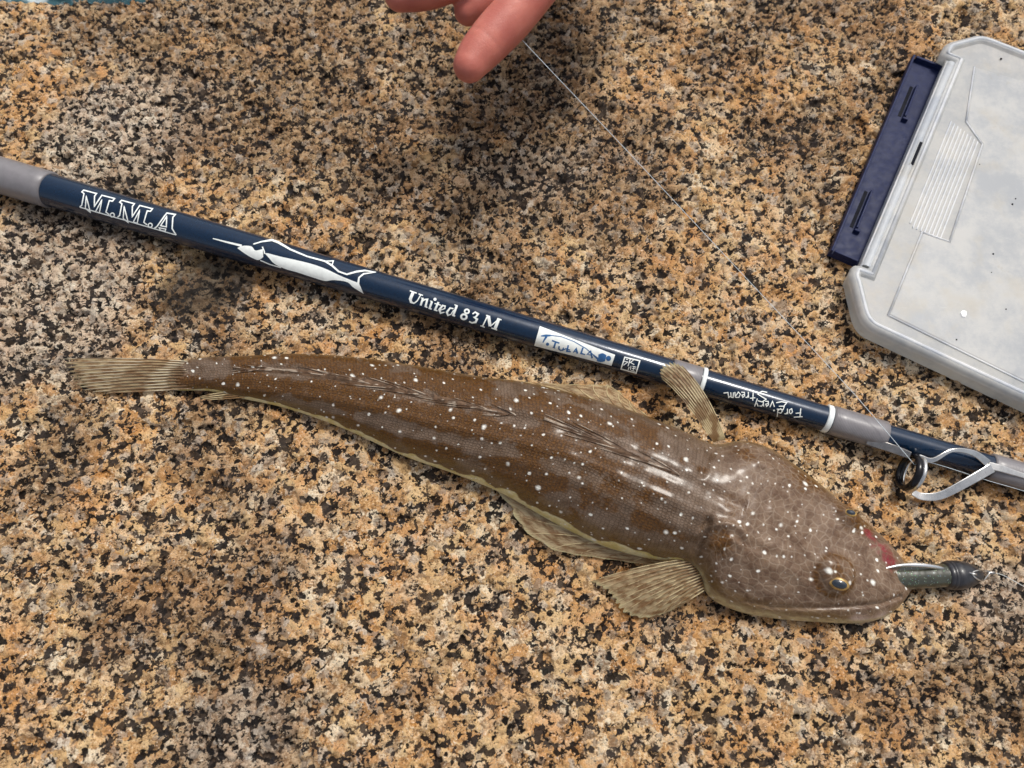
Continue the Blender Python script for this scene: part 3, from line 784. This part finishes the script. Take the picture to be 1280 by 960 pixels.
SCRIPT = {'F': [[(.25, 0), (.15, 1)], [(-.05, .06), (.95, 0)], [(.1, .5), (.75, .44)]], 'o': [[(.5, .35), (.1, .6), (.3, 1), (.8, .85), (.85, .5), (.5, .35)]],
          'r': [[(.05, .3), (.15, 1)], [(.1, .62), (.5, .32), (.95, .36)]], 'd': [[(.8, .48), (.35, .4), (.05, .7), (.35, 1), (.78, .8)], [(1, -.1), (.82, 1)]],
          'E': [[(.95, .06), (.35, 0), (.25, .42), (.75, .42)], [(.28, .46), (.02, .88), (.5, 1), (1, .86)]], 'v': [[(0, .3), (.4, 1), (.95, .26)]],
          'e': [[(.1, .68), (.82, .58), (.6, .3), (.14, .5), (.18, .92), (.95, .95)]], 'y': [[(0, .3), (.35, .8)], [(.85, .3), (.2, 1.4)]],
          'S': [[(.92, .12), (.5, 0), (.1, .25), (.5, .48), (.92, .75), (.5, 1), (0, .9)]], 't': [[(.45, 0), (.38, 1)], [(0, .36), (.95, .3)]],
          'a': [[(.9, .36), (.3, .35), (.05, .75), (.4, 1), (.85, .5)], [(.92, .36), (1, 1)]], 'm': [[(0, 1), (.06, .35), (.36, .4), (.42, 1)], [(.42, .55), (.74, .36), (.84, 1), (1.5, .92)]]}
hw = []
for ch, x0, w_, yt, yb in [('F', 872, 78, 288, 366), ('o', 790, 36, 290, 362), ('r', 746, 32, 290, 360), ('d', 700, 50, 290, 356),
                           ('E', 738, 96, 228, 298), ('v', 626, 42, 224, 296), ('e', 578, 36, 220, 292), ('r', 532, 40, 220, 292), ('y', 482, 38, 226, 290),
                           ('S', 562, 92, 136, 230), ('t', 456, 50, 146, 220), ('r', 398, 30, 142, 214), ('e', 366, 36, 140, 212), ('a', 326, 52, 142, 216), ('m', 262, 58, 146, 216)]:
    for st in SCRIPT[ch]: hw.append(([(x0-gx*w_, yb-gy*(yb-yt)) for gx, gy in st], 8.5))
decal('lettering', WHITE, hw+[(circ(622, 306, 4, 6), 8, True)], T=T4, label='white handwritten lettering')
decal('dot', WHITE, [(circ(1061, 528.5, .8, 10), 1.6, True)])

# line guide: black ring in a bright steel frame
STEEL = simple('bright_steel', (.66, .65, .62), .24, 1.0, .1, 0, 300)
BLACKC = simple('black_ceramic', (.006, .0055, .007), .18, 0, .2, 0, 300, coat=.0, spec=.3)
DSTEEL = simple('smoked_steel', (.34, .32, .30), .28, 1.0, .15)
def torus(c, nrm, rad, rr, rz, n=48, m=12, xdir=Vector((0, 0, 1))):
    nrm = nrm.normalized(); X = (xdir-nrm*xdir.dot(nrm)).normalized(); Y = nrm.cross(X); V = []; F = []
    for i in range(n):
        a = 2*math.pi*i/n; d = X*math.cos(a)+Y*math.sin(a)
        for k in range(m):
            t = 2*math.pi*k/m; V.append(c+d*(rad+rr*math.cos(t))+nrm*rz*math.sin(t))
    for i in range(n):
        for k in range(m): F.append((i*m+k, ((i+1) % n)*m+k, ((i+1) % n)*m+(k+1) % m, i*m+(k+1) % m))
    return V, F
def strap(pts, wd, th, nrm):
    """flat metal strip along pts"""
    P = cr([tuple(p) for p in pts], 28); V = []; F = []
    for i in range(len(P)):
        t = Vector(P[min(i+1, 27)]-P[max(i-1, 0)]).normalized(); f_ = i/27
        nn = nrm(f_) if callable(nrm) else nrm; nn = (nn-t*nn.dot(t)).normalized(); s = t.cross(nn)
        w_ = np.interp(f_, [0, .5, 1], wd); p = Vector(P[i])
        for a, c in ((1, 1), (-1, 1), (-1, -1), (1, -1)):
            V.append(p+s*a*w_/2+nn*c*th/2)
        # bevel is left to the material's highlight
    for i in range(27):
        for k in range(4): F.append((i*4+k, i*4+(k+1) % 4, (i+1)*4+(k+1) % 4, (i+1)*4+k))
    F += [(3, 2, 1, 0), (108, 109, 110, 111)]
    return V, F
gc = at(1137, 590, .0100)
gn = (AX-Vector((0, 0, .14))).normalized()
def flat(name, vf, mat):
    o = mesh_obj(name, *vf, mat, None, False); m = o.modifiers.new('bevel', 'BEVEL'); m.width = .0003; m.segments = 2; adopt(o, guide); return o
guide = mesh_obj('line_guide', *torus(gc+gn*.0021, gn, .0081, .0010, .0011), STEEL); adopt(guide, rod)
guide['label'] = 'steel line guide with black ring'
adopt(mesh_obj('ring', *torus(gc, gn, .0076, .0013, .0019), BLACKC), guide)
foot = rod_hit(1238, 582, .0012)
arm1 = [gc+gn*.0026+Vector((.0005, .0066, .0048)), at(1166, 575, .0165), at(1190, 563, .0185), at(1216, 566, .0165), foot+Vector((-.001, .001, .0002))]
arm2 = [gc+gn*.0024+Vector((-.0005, -.0078, -.0040)), at(1154, 621, .0055), at(1176, 619, .0072), at(1206, 604, .0105), foot+Vector((.0005, -.001, .0002))]
flat('guide_arm', strap(arm1, [.0028, .0016, .0036], .0010, Vector((0, -.35, 1))), STEEL)
flat('guide_arm', strap(arm2, [.0030, .0038, .0044], .0010, Vector((.1, -.2, 1))), STEEL)
flat('guide_foot', strap([foot+Vector((-.001, 0, 0)), foot+AX*.004+Vector((0, 0, .0001)), foot+AX*.010-Vector((0, 0, .0003)), foot+AX*.02-Vector((0, 0, .0009))], [.0036, .003, .002], .0012, Vector((0, -.2, 1))), STEEL)
leg0 = rod_hit(1100, 555, .0002); leg1 = gc+gn*.0006+Vector((-.0008, .0070, .0040))
flat('guide_leg', strap([leg0-AX*.006, leg0.lerp(leg1, .3), leg0.lerp(leg1, .7), leg1], [.0040, .0040, .0032], .0014, Vector((-.1, -.5, 1))), DSTEEL)

# ------------------------------------------------------------------ fishing line
LINE = simple('braided_line', (.55, .62, .66), .4, 0, .25, 0, 2500)
lp = [at(648, 42, .088), at(662, 60, .087), at(790, 195, .062), at(905, 318, .043), at(1050, 473, .022), at(1100, 530, .0168), gc+Vector((0, .0022, .0052))]
lp = cr([tuple(p) for p in lp], 60)
tail = [gc+gn*.004+Vector((0, .004, .0035)), at(1166, 579, .011), at(1236, 601, .009), at(1290, 617, .007), at(1420, 660, .004)]
ln = mesh_obj('fishing_line', *tube(list(lp)+list(cr([tuple(p) for p in tail], 24)), .00014, 6), LINE)
tag(ln, 'thin pale braided line running from the fingers through the rod guide', 'fishing line')

# ------------------------------------------------------------------ lure
lure = empty('fishing_lure', at(1175, 718, 0))
tag(lure, 'small black-headed soft lure with silver hook in the fish\'s mouth', 'lure')
def worm_mat():
    b = NB('glitter_rubber'); tc = b.node('ShaderNodeTexCoord').outputs['Object']
    n = b.noise(tc, 260, 3).outputs['Fac']
    col = b.mix(n, (.018, .020, .014), (.060, .062, .040))
    v = b.vor(tc, 1500); g = b.smooth(v.outputs['Distance'], .30, .2)
    s_ = b.node('ShaderNodeSeparateColor'); b.L(v.outputs['Color'], s_.inputs[0])
    g = b.math('MULTIPLY', g, b.math('LESS_THAN', s_.outputs[0], .4))
    col = b.mix(g, col, b.ramp(s_.outputs[1], [(0, (.08, .35, .16)), (.5, (.45, .50, .35)), (1, (.12, .22, .40))]))
    return b.done(b.bsdf(**{'Base Color': col, 'Roughness': .28, 'Coat Weight': .5, 'Metallic': b.math('MULTIPLY', g, .6)}).outputs[0])
JIG = simple('matt_black_paint', (.020, .020, .024), .34, 0, .3, .0003, 500, coat=.2)
c0, c1 = at(1100, 722, .0085), at(1186, 719, .0075)
n_ = 36; pts = [c0.lerp(c1, i/(n_-1)) for i in range(n_)]
rr = [.0058*(1+.012*math.sin(i*1.35+math.sin(i*.7)*2))*(1-.12*(i/(n_-1))) for i in range(n_)]
adopt(mesh_obj('soft_body', *tube(pts, rr, 20), worm_mat()), lure)
j0, j1 = at(1180, 719, .0078), at(1228, 718.5, .0062)
prof = [(0, .0045), (.02, .0056), (.09, .0060), (.16, .0058), (.18, .0064), (.35, .0064), (.55, .0058), (.72, .0047), (.86, .0034), (.95, .0022), (1, .0008)]
adopt(mesh_obj('jig_head', *tube([j0.lerp(j1, t) for t, _ in prof], [r for _, r in prof], 24), JIG), lure)
adopt(mesh_obj('collar', *torus(j0.lerp(j1, .15), j1-j0, .0056, .0008, .0010), JIG), lure)
hk = [at(1100, 712, .017), at(1122, 707, .0165), at(1140, 706, .0155), at(1158, 707, .0145), at(1172, 709, .0125), at(1182, 712, .010)]
adopt(mesh_obj('hook', *tube(cr([tuple(p) for p in hk], 24), [.0003+.0007*min(1, i/10) for i in range(24)], 10), simple('hook_wire', (.80, .79, .77), .25, 1.0, .05)), lure)
e0 = at(1215, 716.5, .0122)
adopt(mesh_obj('eyelet', *torus(e0, Vector((.2, .9, .3)), .0016, .00045, .00045, 24, 8), STEEL), lure)
adopt(mesh_obj('eyelet_base', *tube([e0-Vector((.0012, 0, .0042)), e0-Vector((.0012, 0, .0012))], .0006, 8), STEEL), lure)
sn = [at(1214, 716, .0125), at(1219, 722, .0125), at(1228, 726, .010), at(1234, 720, .008), at(1237, 715, .0075), at(1232, 713.5, .0085), at(1222, 713, .0115), at(1214, 716, .0125)]
adopt(mesh_obj('snap', *tube(cr([tuple(p) for p in sn], 40), .00036, 8), STEEL), lure)
sw = at(1239, 716, .0062)
adopt(mesh_obj('swivel', *tube([sw-Vector((.002, 0, 0)), sw-Vector((.001, 0, 0)), sw+Vector((.001, 0, 0)), sw+Vector((.002, 0, 0))], [.0004, .0009, .0009, .0004], 10), DSTEEL), lure)
ld = mesh_obj('leader_line', *tube(cr([tuple(p) for p in [sw+Vector((.0015, 0, 0)), at(1256, 720, .0040), at(1290, 738, .0028), at(1380, 780, .003)]], 24), .00016, 6), simple('clear_leader', (.62, .64, .62), .15, 0, .1))
tag(ld, 'thin clear leader leaving the nose of the black lure', 'fishing line')

# ------------------------------------------------------------------ tackle box
BO = at(1068, 335, .014); BE = at(1178, 75, .014)-BO; BE.normalize(); BF = Vector((BE.y, -BE.x, 0))
BO.z = 0
def bx(a, c, z): return BO+BE*(a*1e-3)+BF*(c*1e-3)+Vector((0, 0, z*1e-3))
def plastic(name, tint, trans):
    b = NB(name); tc = b.node('ShaderNodeTexCoord').outputs['Object']
    n = b.noise(tc, 40, 6, .72).outputs['Fac']; n2 = b.noise(tc, 1400, 3).outputs['Fac']
    col = b.mix(b.smooth(n, .36, .62), (tint[0]*.78, tint[1]*.81, tint[2]*.86), tint)
    col = b.mix(b.smooth(b.noise(tc, 45, 4, .6).outputs['Fac'], .5, .7, 0, .5), col, (tint[0]*.92, tint[1]*.86, tint[2]*.76))
    st = b.smooth(b.noise(tc, 60, 4, .7).outputs['Fac'], .64, .74)
    col = b.mix(b.math('MULTIPLY', st, .28), col, (.52, .46, .36))
    sc_ = b.smooth(b.noise(b.vmath('MULTIPLY', tc, (30, 260, 60)), 3, 4, .6).outputs['Fac'], .66, .72)
    col = b.mix(b.math('MULTIPLY', sc_, .25), col, (.9, .9, .9))
    bs = b.bsdf(**{'Base Color': col, 'Roughness': b.smooth(n, .3, .7, .30, .48), 'IOR': 1.49, 'Normal': b.bump(b.math('ADD', n2, b.math('MULTIPLY', sc_, .6)), .12, .0003)})
    tl = b.node('ShaderNodeBsdfTranslucent'); b.set(tl.inputs['Color'], col)
    gl = b.node('ShaderNodeBsdfTransparent'); gl.inputs['Color'].default_value = (.86, .88, .88, 1)
    m1 = b.node('ShaderNodeMixShader'); m1.inputs[0].default_value = .46; b.L(bs.outputs[0], m1.inputs[1]); b.L(tl.outputs[0], m1.inputs[2])
    m2 = b.node('ShaderNodeMixShader'); m2.inputs[0].default_value = trans; b.L(m1.outputs[0], m2.inputs[1]); b.L(gl.outputs[0], m2.inputs[2])
    return b.done(m2.outputs[0])
PP = plastic('frosted_plastic', (.82, .815, .79), .20)
PN = plastic('clouded_plastic', (.76, .755, .74), .16)
PW = plastic('sky_sheen_plastic', (.84, .87, .90), .08)  # blue-white tint paints in the sky reflected by the front wall
EDGE = plastic('edge_highlight_plastic', (.93, .935, .94), .03)  # whiter copy of the plastic, highlights along edges put into the colour
box = empty('tackle_box', bx(75, 60, 0))
tag(box, 'frosted clear plastic tackle box with open navy latch on the granite', 'tackle box')
def arc(p0, p1, p2, n=5):
    return [tuple(np.array(p0)*(1-t)**2+np.array(p1)*2*t*(1-t)+np.array(p2)*t*t) for t in np.linspace(0, 1, n)]
OUT = arc((4, 6), (4, -1), (1, -1), 4)+arc((-3, -1), (-6, 0), (-8, 2), 4)+arc((-21, 10), (-27, 14), (-27.5, 20), 6)+arc((-30, 136), (-30, 145), (-20, 145), 6) \
    + arc((165, 145), (175, 145), (175, 136), 6)+arc((177, 20), (177, 13), (172, 9), 6)+arc((165, 2), (162, -2), (157, -2), 4)+arc((152, -2), (150, -1), (150, 6), 4)
def inset(P, d):
    P = [np.array(p, float) for p in P]; n = len(P); o = []
    for i in range(n):
        a = P[i]-P[i-1]; c = P[(i+1) % n]-P[i]
        a /= max(np.linalg.norm(a), 1e-9); c /= max(np.linalg.norm(c), 1e-9)
        t = a+c; t /= max(np.linalg.norm(t), 1e-9); nn = np.array((t[1], -t[0]))
        k = 1/max(.6, abs(nn @ np.array((a[1], -a[0])))); o.append(P[i]+nn*d*k)
    return o
area = sum(OUT[i-1][0]*OUT[i][1]-OUT[i][0]*OUT[i-1][1] for i in range(len(OUT)))
SG = -1 if area > 0 else 1
def rings(spec, cap0=True, cap1=True):
    V = []; F = []; n = len(OUT)
    for d, z in spec:
        V += [bx(p[0], p[1], z) for p in inset(OUT, d*SG)]
    for i in range(len(spec)-1):
        for k in range(n): F.append((i*n+k, i*n+(k+1) % n, (i+1)*n+(k+1) % n, (i+1)*n+k))
    if cap0: F.append(tuple(range(n)))
    if cap1: F.append(tuple((len(spec)-1)*n+k for k in range(n)))
    return V, F
def fixn(o):
    bm = bmesh.new(); bm.from_mesh(o.data); bmesh.ops.recalc_face_normals(bm, faces=bm.faces); bm.to_mesh(o.data); bm.free(); return o
def bev(o, wd, seg=2):
    m = o.modifiers.new('bevel', 'BEVEL'); m.width = wd; m.segments = seg; m.limit_method = 'ANGLE'; m.angle_limit = R(40); return o
lid = fixn(mesh_obj('lid', *rings([(1.2, 1.2), (.6, 9.5), (0, 9.8), (0, 11.6), (.7, 13.2), (2.2, 14.0), (4.2, 14.0), (5.0, 13.5), (5.6, 12.2)]), PP, None, True)); adopt(lid, box)
lid.data.polygons.foreach_set('use_smooth', [True]*len(lid.data.polygons))
for p in lid.data.polygons:
    if len(p.vertices) > 4: p.use_smooth = False
def prism(pl, z0, z1, ins=.6):
    n = len(pl); sg = 1 if sum(pl[i-1][0]*pl[i][1]-pl[i][0]*pl[i-1][1] for i in range(n)) > 0 else -1
    up = inset(pl, -ins*sg)
    V = [bx(a, c, z0) for a, c in pl]+[bx(a, c, z1) for a, c in up]
    F = [(i, (i+1) % n, n+(i+1) % n, n+i) for i in range(n)]+[tuple(range(n-1, -1, -1)), tuple(range(n, 2*n))]
    return V, F
pan = [(153, 17.5), (114.5, 24), (104, 36), (38, 38), (37, 24), (-16, 23.5), (-21.5, 132), (165, 132)]
panel = fixn(mesh_obj('panel', *prism(pan, 11.9, 12.7, .8), PN, None, False)); bev(panel, .0005); adopt(panel, box)
for i in range(9):
    c = 16.5+i*2.05
    a0, a1 = 37+(0 if i else 2), 111-i*.8
    r_ = fixn(mesh_obj('rib', *prism([(a0, c), (a1, c), (a1, c+.9), (a0, c+.9)], 12.0, 12.8, .2), EDGE, None, False)); adopt(r_, box)
# edge highlights painted as whiter beads on the rim and panel step
nO = inset(OUT, 3.2*SG)
bead = mesh_obj('rim_bead', *tube([bx(p[0], p[1], 13.7) for p in nO]+[bx(nO[0][0], nO[0][1], 13.7)], .0010, 8), EDGE); adopt(bead, box)
pin = inset(pan, .5*(1 if sum(pan[i-1][0]*pan[i][1]-pan[i][0]*pan[i-1][1] for i in range(len(pan))) < 0 else -1))
pb = mesh_obj('panel_bead', *join(*[tube([bx(*pan[i], 12.5), bx(*pan[(i+1) % len(pan)], 12.5)], .00045, 6) for i in range(6)]), EDGE); adopt(pb, box)
wb = mesh_obj('wall_bead', *join(tube([bx(a, 7.9, 13.2) for a in np.linspace(4, 150, 12)], .0006, 8), tube([bx(a, 3.0, 11.8) for a in np.linspace(4, 150, 12)], .0006, 8)), EDGE); adopt(wb, box)
# long rolled wall between the two corner lugs
wl = []
for a in np.linspace(4.5, 149.5, 20):
    wl.append([bx(a, c, z) for c, z in ((2.8, 3.0), (2.6, 9.0), (3.2, 12.6), (4.4, 13.6), (6.2, 13.7), (7.4, 12.9), (7.6, 11.9))])
V = [p for row in wl for p in row]; F = [(i*7+j, i*7+j+1, (i+1)*7+j+1, (i+1)*7+j) for i in range(19) for j in range(6)]
fw_ = fixn(mesh_obj('front_wall', V, F, PW)); adopt(fw_, box)
DARK = simple('slot_shade_and_dirt', (.012, .013, .018), .8, spec=.1)  # near-black for painted shade in the slots, also for dirt specks
slot_shade = fixn(mesh_obj('slot_shade', *prism([(73, 5.6), (89, 5.6), (89, 7.4), (73, 7.4)], 12.6, 13.95, .15), DARK, None, False)); adopt(slot_shade, box)  # dark block standing for the shade inside the recess
sf = fixn(mesh_obj('slot_rim', *join(prism([(72, 4.9), (90, 4.9), (90, 5.5), (72, 5.5)], 12.6, 14.2, .1), prism([(72, 7.5), (90, 7.5), (90, 8.1), (72, 8.1)], 12.0, 14.0, .1)), PP, None, False)); adopt(sf, box)
# dirt specks and a chip on the lid
CH = simple('white_chip', (.85, .85, .84), .5)
def bxp(px, py, z):
    v = at(px, py, z*1e-3)-BO; return v.dot(BE)*1e3, v.dot(BF)*1e3
ca, cc = bxp(1205, 392, 13.1)
chip = fixn(mesh_obj('scuff_chip', *prism([(ca-2.4, cc-.6), (ca-.4, cc-1.9), (ca+1.8, cc-1.2), (ca+2.2, cc+.9), (ca-.2, cc+1.6), (ca-1.8, cc+1.2)], 12.6, 13.3, .4), CH, None, False)); adopt(chip, box)
for px, py, r_ in ((1242, 317, .8), (1258, 386, .5), (1196, 424, .6), (1252, 73, .8), (1266, 255, .7), (1270, 248, .5), (1225, 205, .4), (1240, 340, .35)):
    ca, cc = bxp(px, py, 13.1)
    o = fixn(mesh_obj('dirt_speck', *prism([(ca+r_*(.6+.5*rng.random())*math.cos(t), cc+r_*(.5+.5*rng.random())*math.sin(t)) for t in np.linspace(0, 2*math.pi, 7)[:-1]], 12.6, 13.0, .1), DARK, None, False)); adopt(o, box)
NAVY = simple('navy_plastic', (.014, .020, .062), .45, 0, .12, .00004, 600, spec=.12)
latch = fixn(bev(mesh_obj('latch', *prism([(9, -13), (152, -14.6), (152, 4), (9, 4)], 1.5, 4.2, .3), NAVY, None, False), .0004)); adopt(latch, box)
for pl in ([(9, -13), (152, -14.6), (152, -12.9), (9, -11.3)], [(9, -11), (11, -11), (11, 2), (9, 2)], [(150, -12.7), (152, -12.7), (152, 3), (150, 3)]):
    o = fixn(bev(mesh_obj('latch_lip', *prism(pl, 4.0, 7.2, .25), NAVY, None, False), .0003)); adopt(o, latch)
for a0, a1 in ((108, 132), (28, 54)):
    o = fixn(bev(mesh_obj('latch_hook', *prism([(a0, -6.0), (a1, -6.4), (a1, -4.9), (a0, -4.5)], 4.0, 7.4, .2), NAVY, None, False), .0003)); adopt(o, latch)
    o = fixn(bev(mesh_obj('latch_hook', *prism([(a0-1.5, -6.2), (a0+.3, -6.2), (a0+.3, -2.8), (a0-1.5, -2.8)], 4.0, 6.6, .2), NAVY, None, False), .0003)); adopt(o, latch)
    o = fixn(mesh_obj('latch_slot_shade', *prism([(a0+1, -8.6), (a1, -8.9), (a1, -6.9), (a0+1, -6.6)], 4.0, 4.35, .1), DARK, None, False)); adopt(o, latch)  # dark strip painted in for the shade of the slit
o = mesh_obj('mould_mark', *torus(bx(16, -6.5, 4.25), Vector((0, 0, 1)), .0016, .0002, .0002, 24, 6), NAVY); adopt(o, latch)

# ------------------------------------------------------------------ hand
def skin_mat():
    b = NB('skin'); tc = b.node('ShaderNodeTexCoord').outputs['Object']
    n = b.noise(tc, 60, 3).outputs['Fac']; n2 = b.noise(tc, 1100, 4, .6).outputs['Fac']
    v = b.vor(tc, 900, 'DISTANCE_TO_EDGE').outputs['Distance']
    col = b.mix(b.smooth(n, .35, .65), (.43, .115, .085), (.53, .165, .12))
    col = b.mix(b.math('MULTIPLY', b.smooth(n2, .5, .75), .3), col, (.46, .14, .11))
    cre = b.attr('crease'); col = b.mix(b.math('MULTIPLY', cre, .5), col, (.34, .10, .08))
    h = b.math('ADD', b.math('MULTIPLY', b.smooth(v, 0, .12), .5), n2)
    return b.done(b.bsdf(**{'Base Color': col, 'Roughness': .48, 'Normal': b.bump(h, .3, .0004), 'Subsurface Weight': .25, 'Subsurface Radius': (.006, .002, .001), 'Subsurface Scale': .5}).outputs[0])
def ball(c, r):
    V = []; F = []; n, m = 20, 12
    for i in range(m+1):
        a = math.pi*i/m
        for k in range(n):
            q = 2*math.pi*k/n; V.append(Vector(c)+Vector((math.sin(a)*math.cos(q), math.sin(a)*math.sin(q), math.cos(a)))*r)
    for i in range(m):
        for k in range(n): F.append((i*n+k, (i+1)*n+k, (i+1)*n+(k+1) % n, i*n+(k+1) % n))
    return V, F
def limb(js):
    """rounded tapering limb through joints (point, radius)"""
    parts = []; P = cr([(*p, r) for p, r in js], len(js)*7)
    parts.append(tube([p[:3] for p in P], [p[3] for p in P], 20))
    parts.append(ball(P[0][:3], P[0][3]*.995)); parts.append(ball(P[-1][:3], P[-1][3]*.995)); return join(*parts)
A = lambda x, y, z: at(x, y, z)
fore = [(A(587, 82, .090), .0074), (A(597, 68, .0905), .0088), (A(618, 44, .092), .0099), (A(640, 20, .094), .0102), (A(668, -16, .097), .0106), (A(710, -70, .102), .0112), (A(742, -120, .106), .0122), (A(742, -200, .112), .015)]
midl = [(A(585, 14, .076), .0068), (A(600, 6, .077), .0080), (A(625, -14, .079), .0088), (A(670, -40, .083), .0093), (A(725, -70, .090), .0100), (A(752, -130, .098), .012), (A(750, -210, .106), .0150)]
ringf = [(A(640, -40, .070), .0075), (A(690, -45, .072), .009), (A(760, -70, .078), .0098), (A(785, -140, .090), .0115), (A(770, -220, .100), .0145)]
pinky = [(A(690, -70, .064), .0065), (A(735, -75, .066), .0078), (A(790, -100, .072), .0085), (A(800, -160, .084), .0100), (A(780, -230, .095), .013)]
thumb = [(A(500, -6, .086), .0075), (A(520, -12, .0865), .0092), (A(552, -22, .0875), .0098), (A(600, -50, .090), .0104), (A(640, -105, .096), .0125), (A(690, -190, .104), .018), (A(720, -260, .108), .020)]
palm = [[(A(735, -150, .108), .014), (A(735, -330, .112), .020), (A(735, -420, .112), .024)], [(A(775, -170, .094), .013), (A(765, -330, .104), .020), (A(745, -420, .110), .024)], [(A(700, -230, .106), .016), (A(720, -330, .11), .020)],
        [(A(735, -400, .111), .025), (A(745, -520, .112), .026), (A(780, -760, .112), .034), (A(840, -1050, .112), .042)]]
V, F = join(*[limb(j) for j in [fore, midl, ringf, pinky, thumb]+palm])
hd = mesh_obj('tmp_hand', V, F, None)
rm = hd.modifiers.new('r', 'REMESH'); rm.mode = 'VOXEL'; rm.voxel_size = .0011
sm = hd.modifiers.new('s', 'SMOOTH'); sm.factor = .5; sm.iterations = 7
dg = bpy.context.evaluated_depsgraph_get(); me = bpy.data.meshes.new_from_object(hd.evaluated_get(dg))
bpy.data.objects.remove(hd); me.name = 'hand'
n = len(me.vertices); co = np.zeros(n*3, np.float32); me.vertices.foreach_get('co', co); co = co.reshape(-1, 3).astype(float)
cre = np.zeros(n)
for px, py, z, ddx, ddy in [(606, 40, .100, 1, .95), (664, -10, .097, 1, .9)]:
    c = np.array(at(px, py, z)); ax_ = np.array(at(px+40, py-46, z+.004))-c; ax_ /= np.linalg.norm(ax_)
    d = (co-c) @ ax_; rd = np.linalg.norm(co-c, axis=1)
    cre = np.maximum(cre, np.exp(-(d/.0006)**2)*np.exp(-(rd/.010)**4)*.7)
me.polygons.foreach_set('use_smooth', [True]*len(me.polygons)); me.update()
nm = np.zeros(n*3, np.float32); me.vertices.foreach_get('normal', nm); nm = nm.reshape(-1, 3)
co = co-nm*cre[:, None]*.0004
me.vertices.foreach_set('co', co.astype(np.float32).ravel()); me.update()
a = me.attributes.new('crease', 'FLOAT', 'POINT'); a.data.foreach_set('value', cre.astype(np.float32))
me.materials.clear(); me.materials.append(skin_mat())
hand = link(bpy.data.objects.new('person', me))
tag(hand, 'bare reddish hand reaching in above the rock with one finger pointing down', 'person')
NAIL = simple('fingernail', (.55, .34, .27), .3, 0, .1, 0, 300, coat=.4)
def nail(c, d, up, lw, ll):
    d = d.normalized(); up = (up-d*up.dot(d)).normalized(); s = d.cross(up); V = []; F = []; n, m = 9, 9
    for i in range(n):
        for j in range(m):
            u_ = j/(m-1)*2-1; v_ = i/(n-1)
            wd = lw*(1 if v_ < .7 else math.sqrt(max(0, 1-((v_-.7)/.32)**2)))
            V.append(c+d*(v_-.5)*ll+s*u_*wd+up*(-.0022*u_*u_-.0010*v_*v_))
    for i in range(n-1):
        for j in range(m-1): F.append((i*m+j, i*m+j+1, (i+1)*m+j+1, (i+1)*m+j))
    o = mesh_obj('fingernail', V, F, NAIL); sm_ = o.modifiers.new('t', 'SOLIDIFY'); sm_.thickness = .0005; adopt(o, hand)
tc_, td = A(512, -9, .0865), A(495, -4, .0862)-A(530, -14, .087)
nail(tc_+Vector((0, .0035, .0088)), td, Vector((0, .35, 1)), .0058, .013)
fc, fd = A(598, 66, .0905), A(586, 82, .09)-A(618, 44, .092)
nail(fc-Vector((0, 0, .0088)), fd, Vector((.1, .1, -1)), .0055, .012)
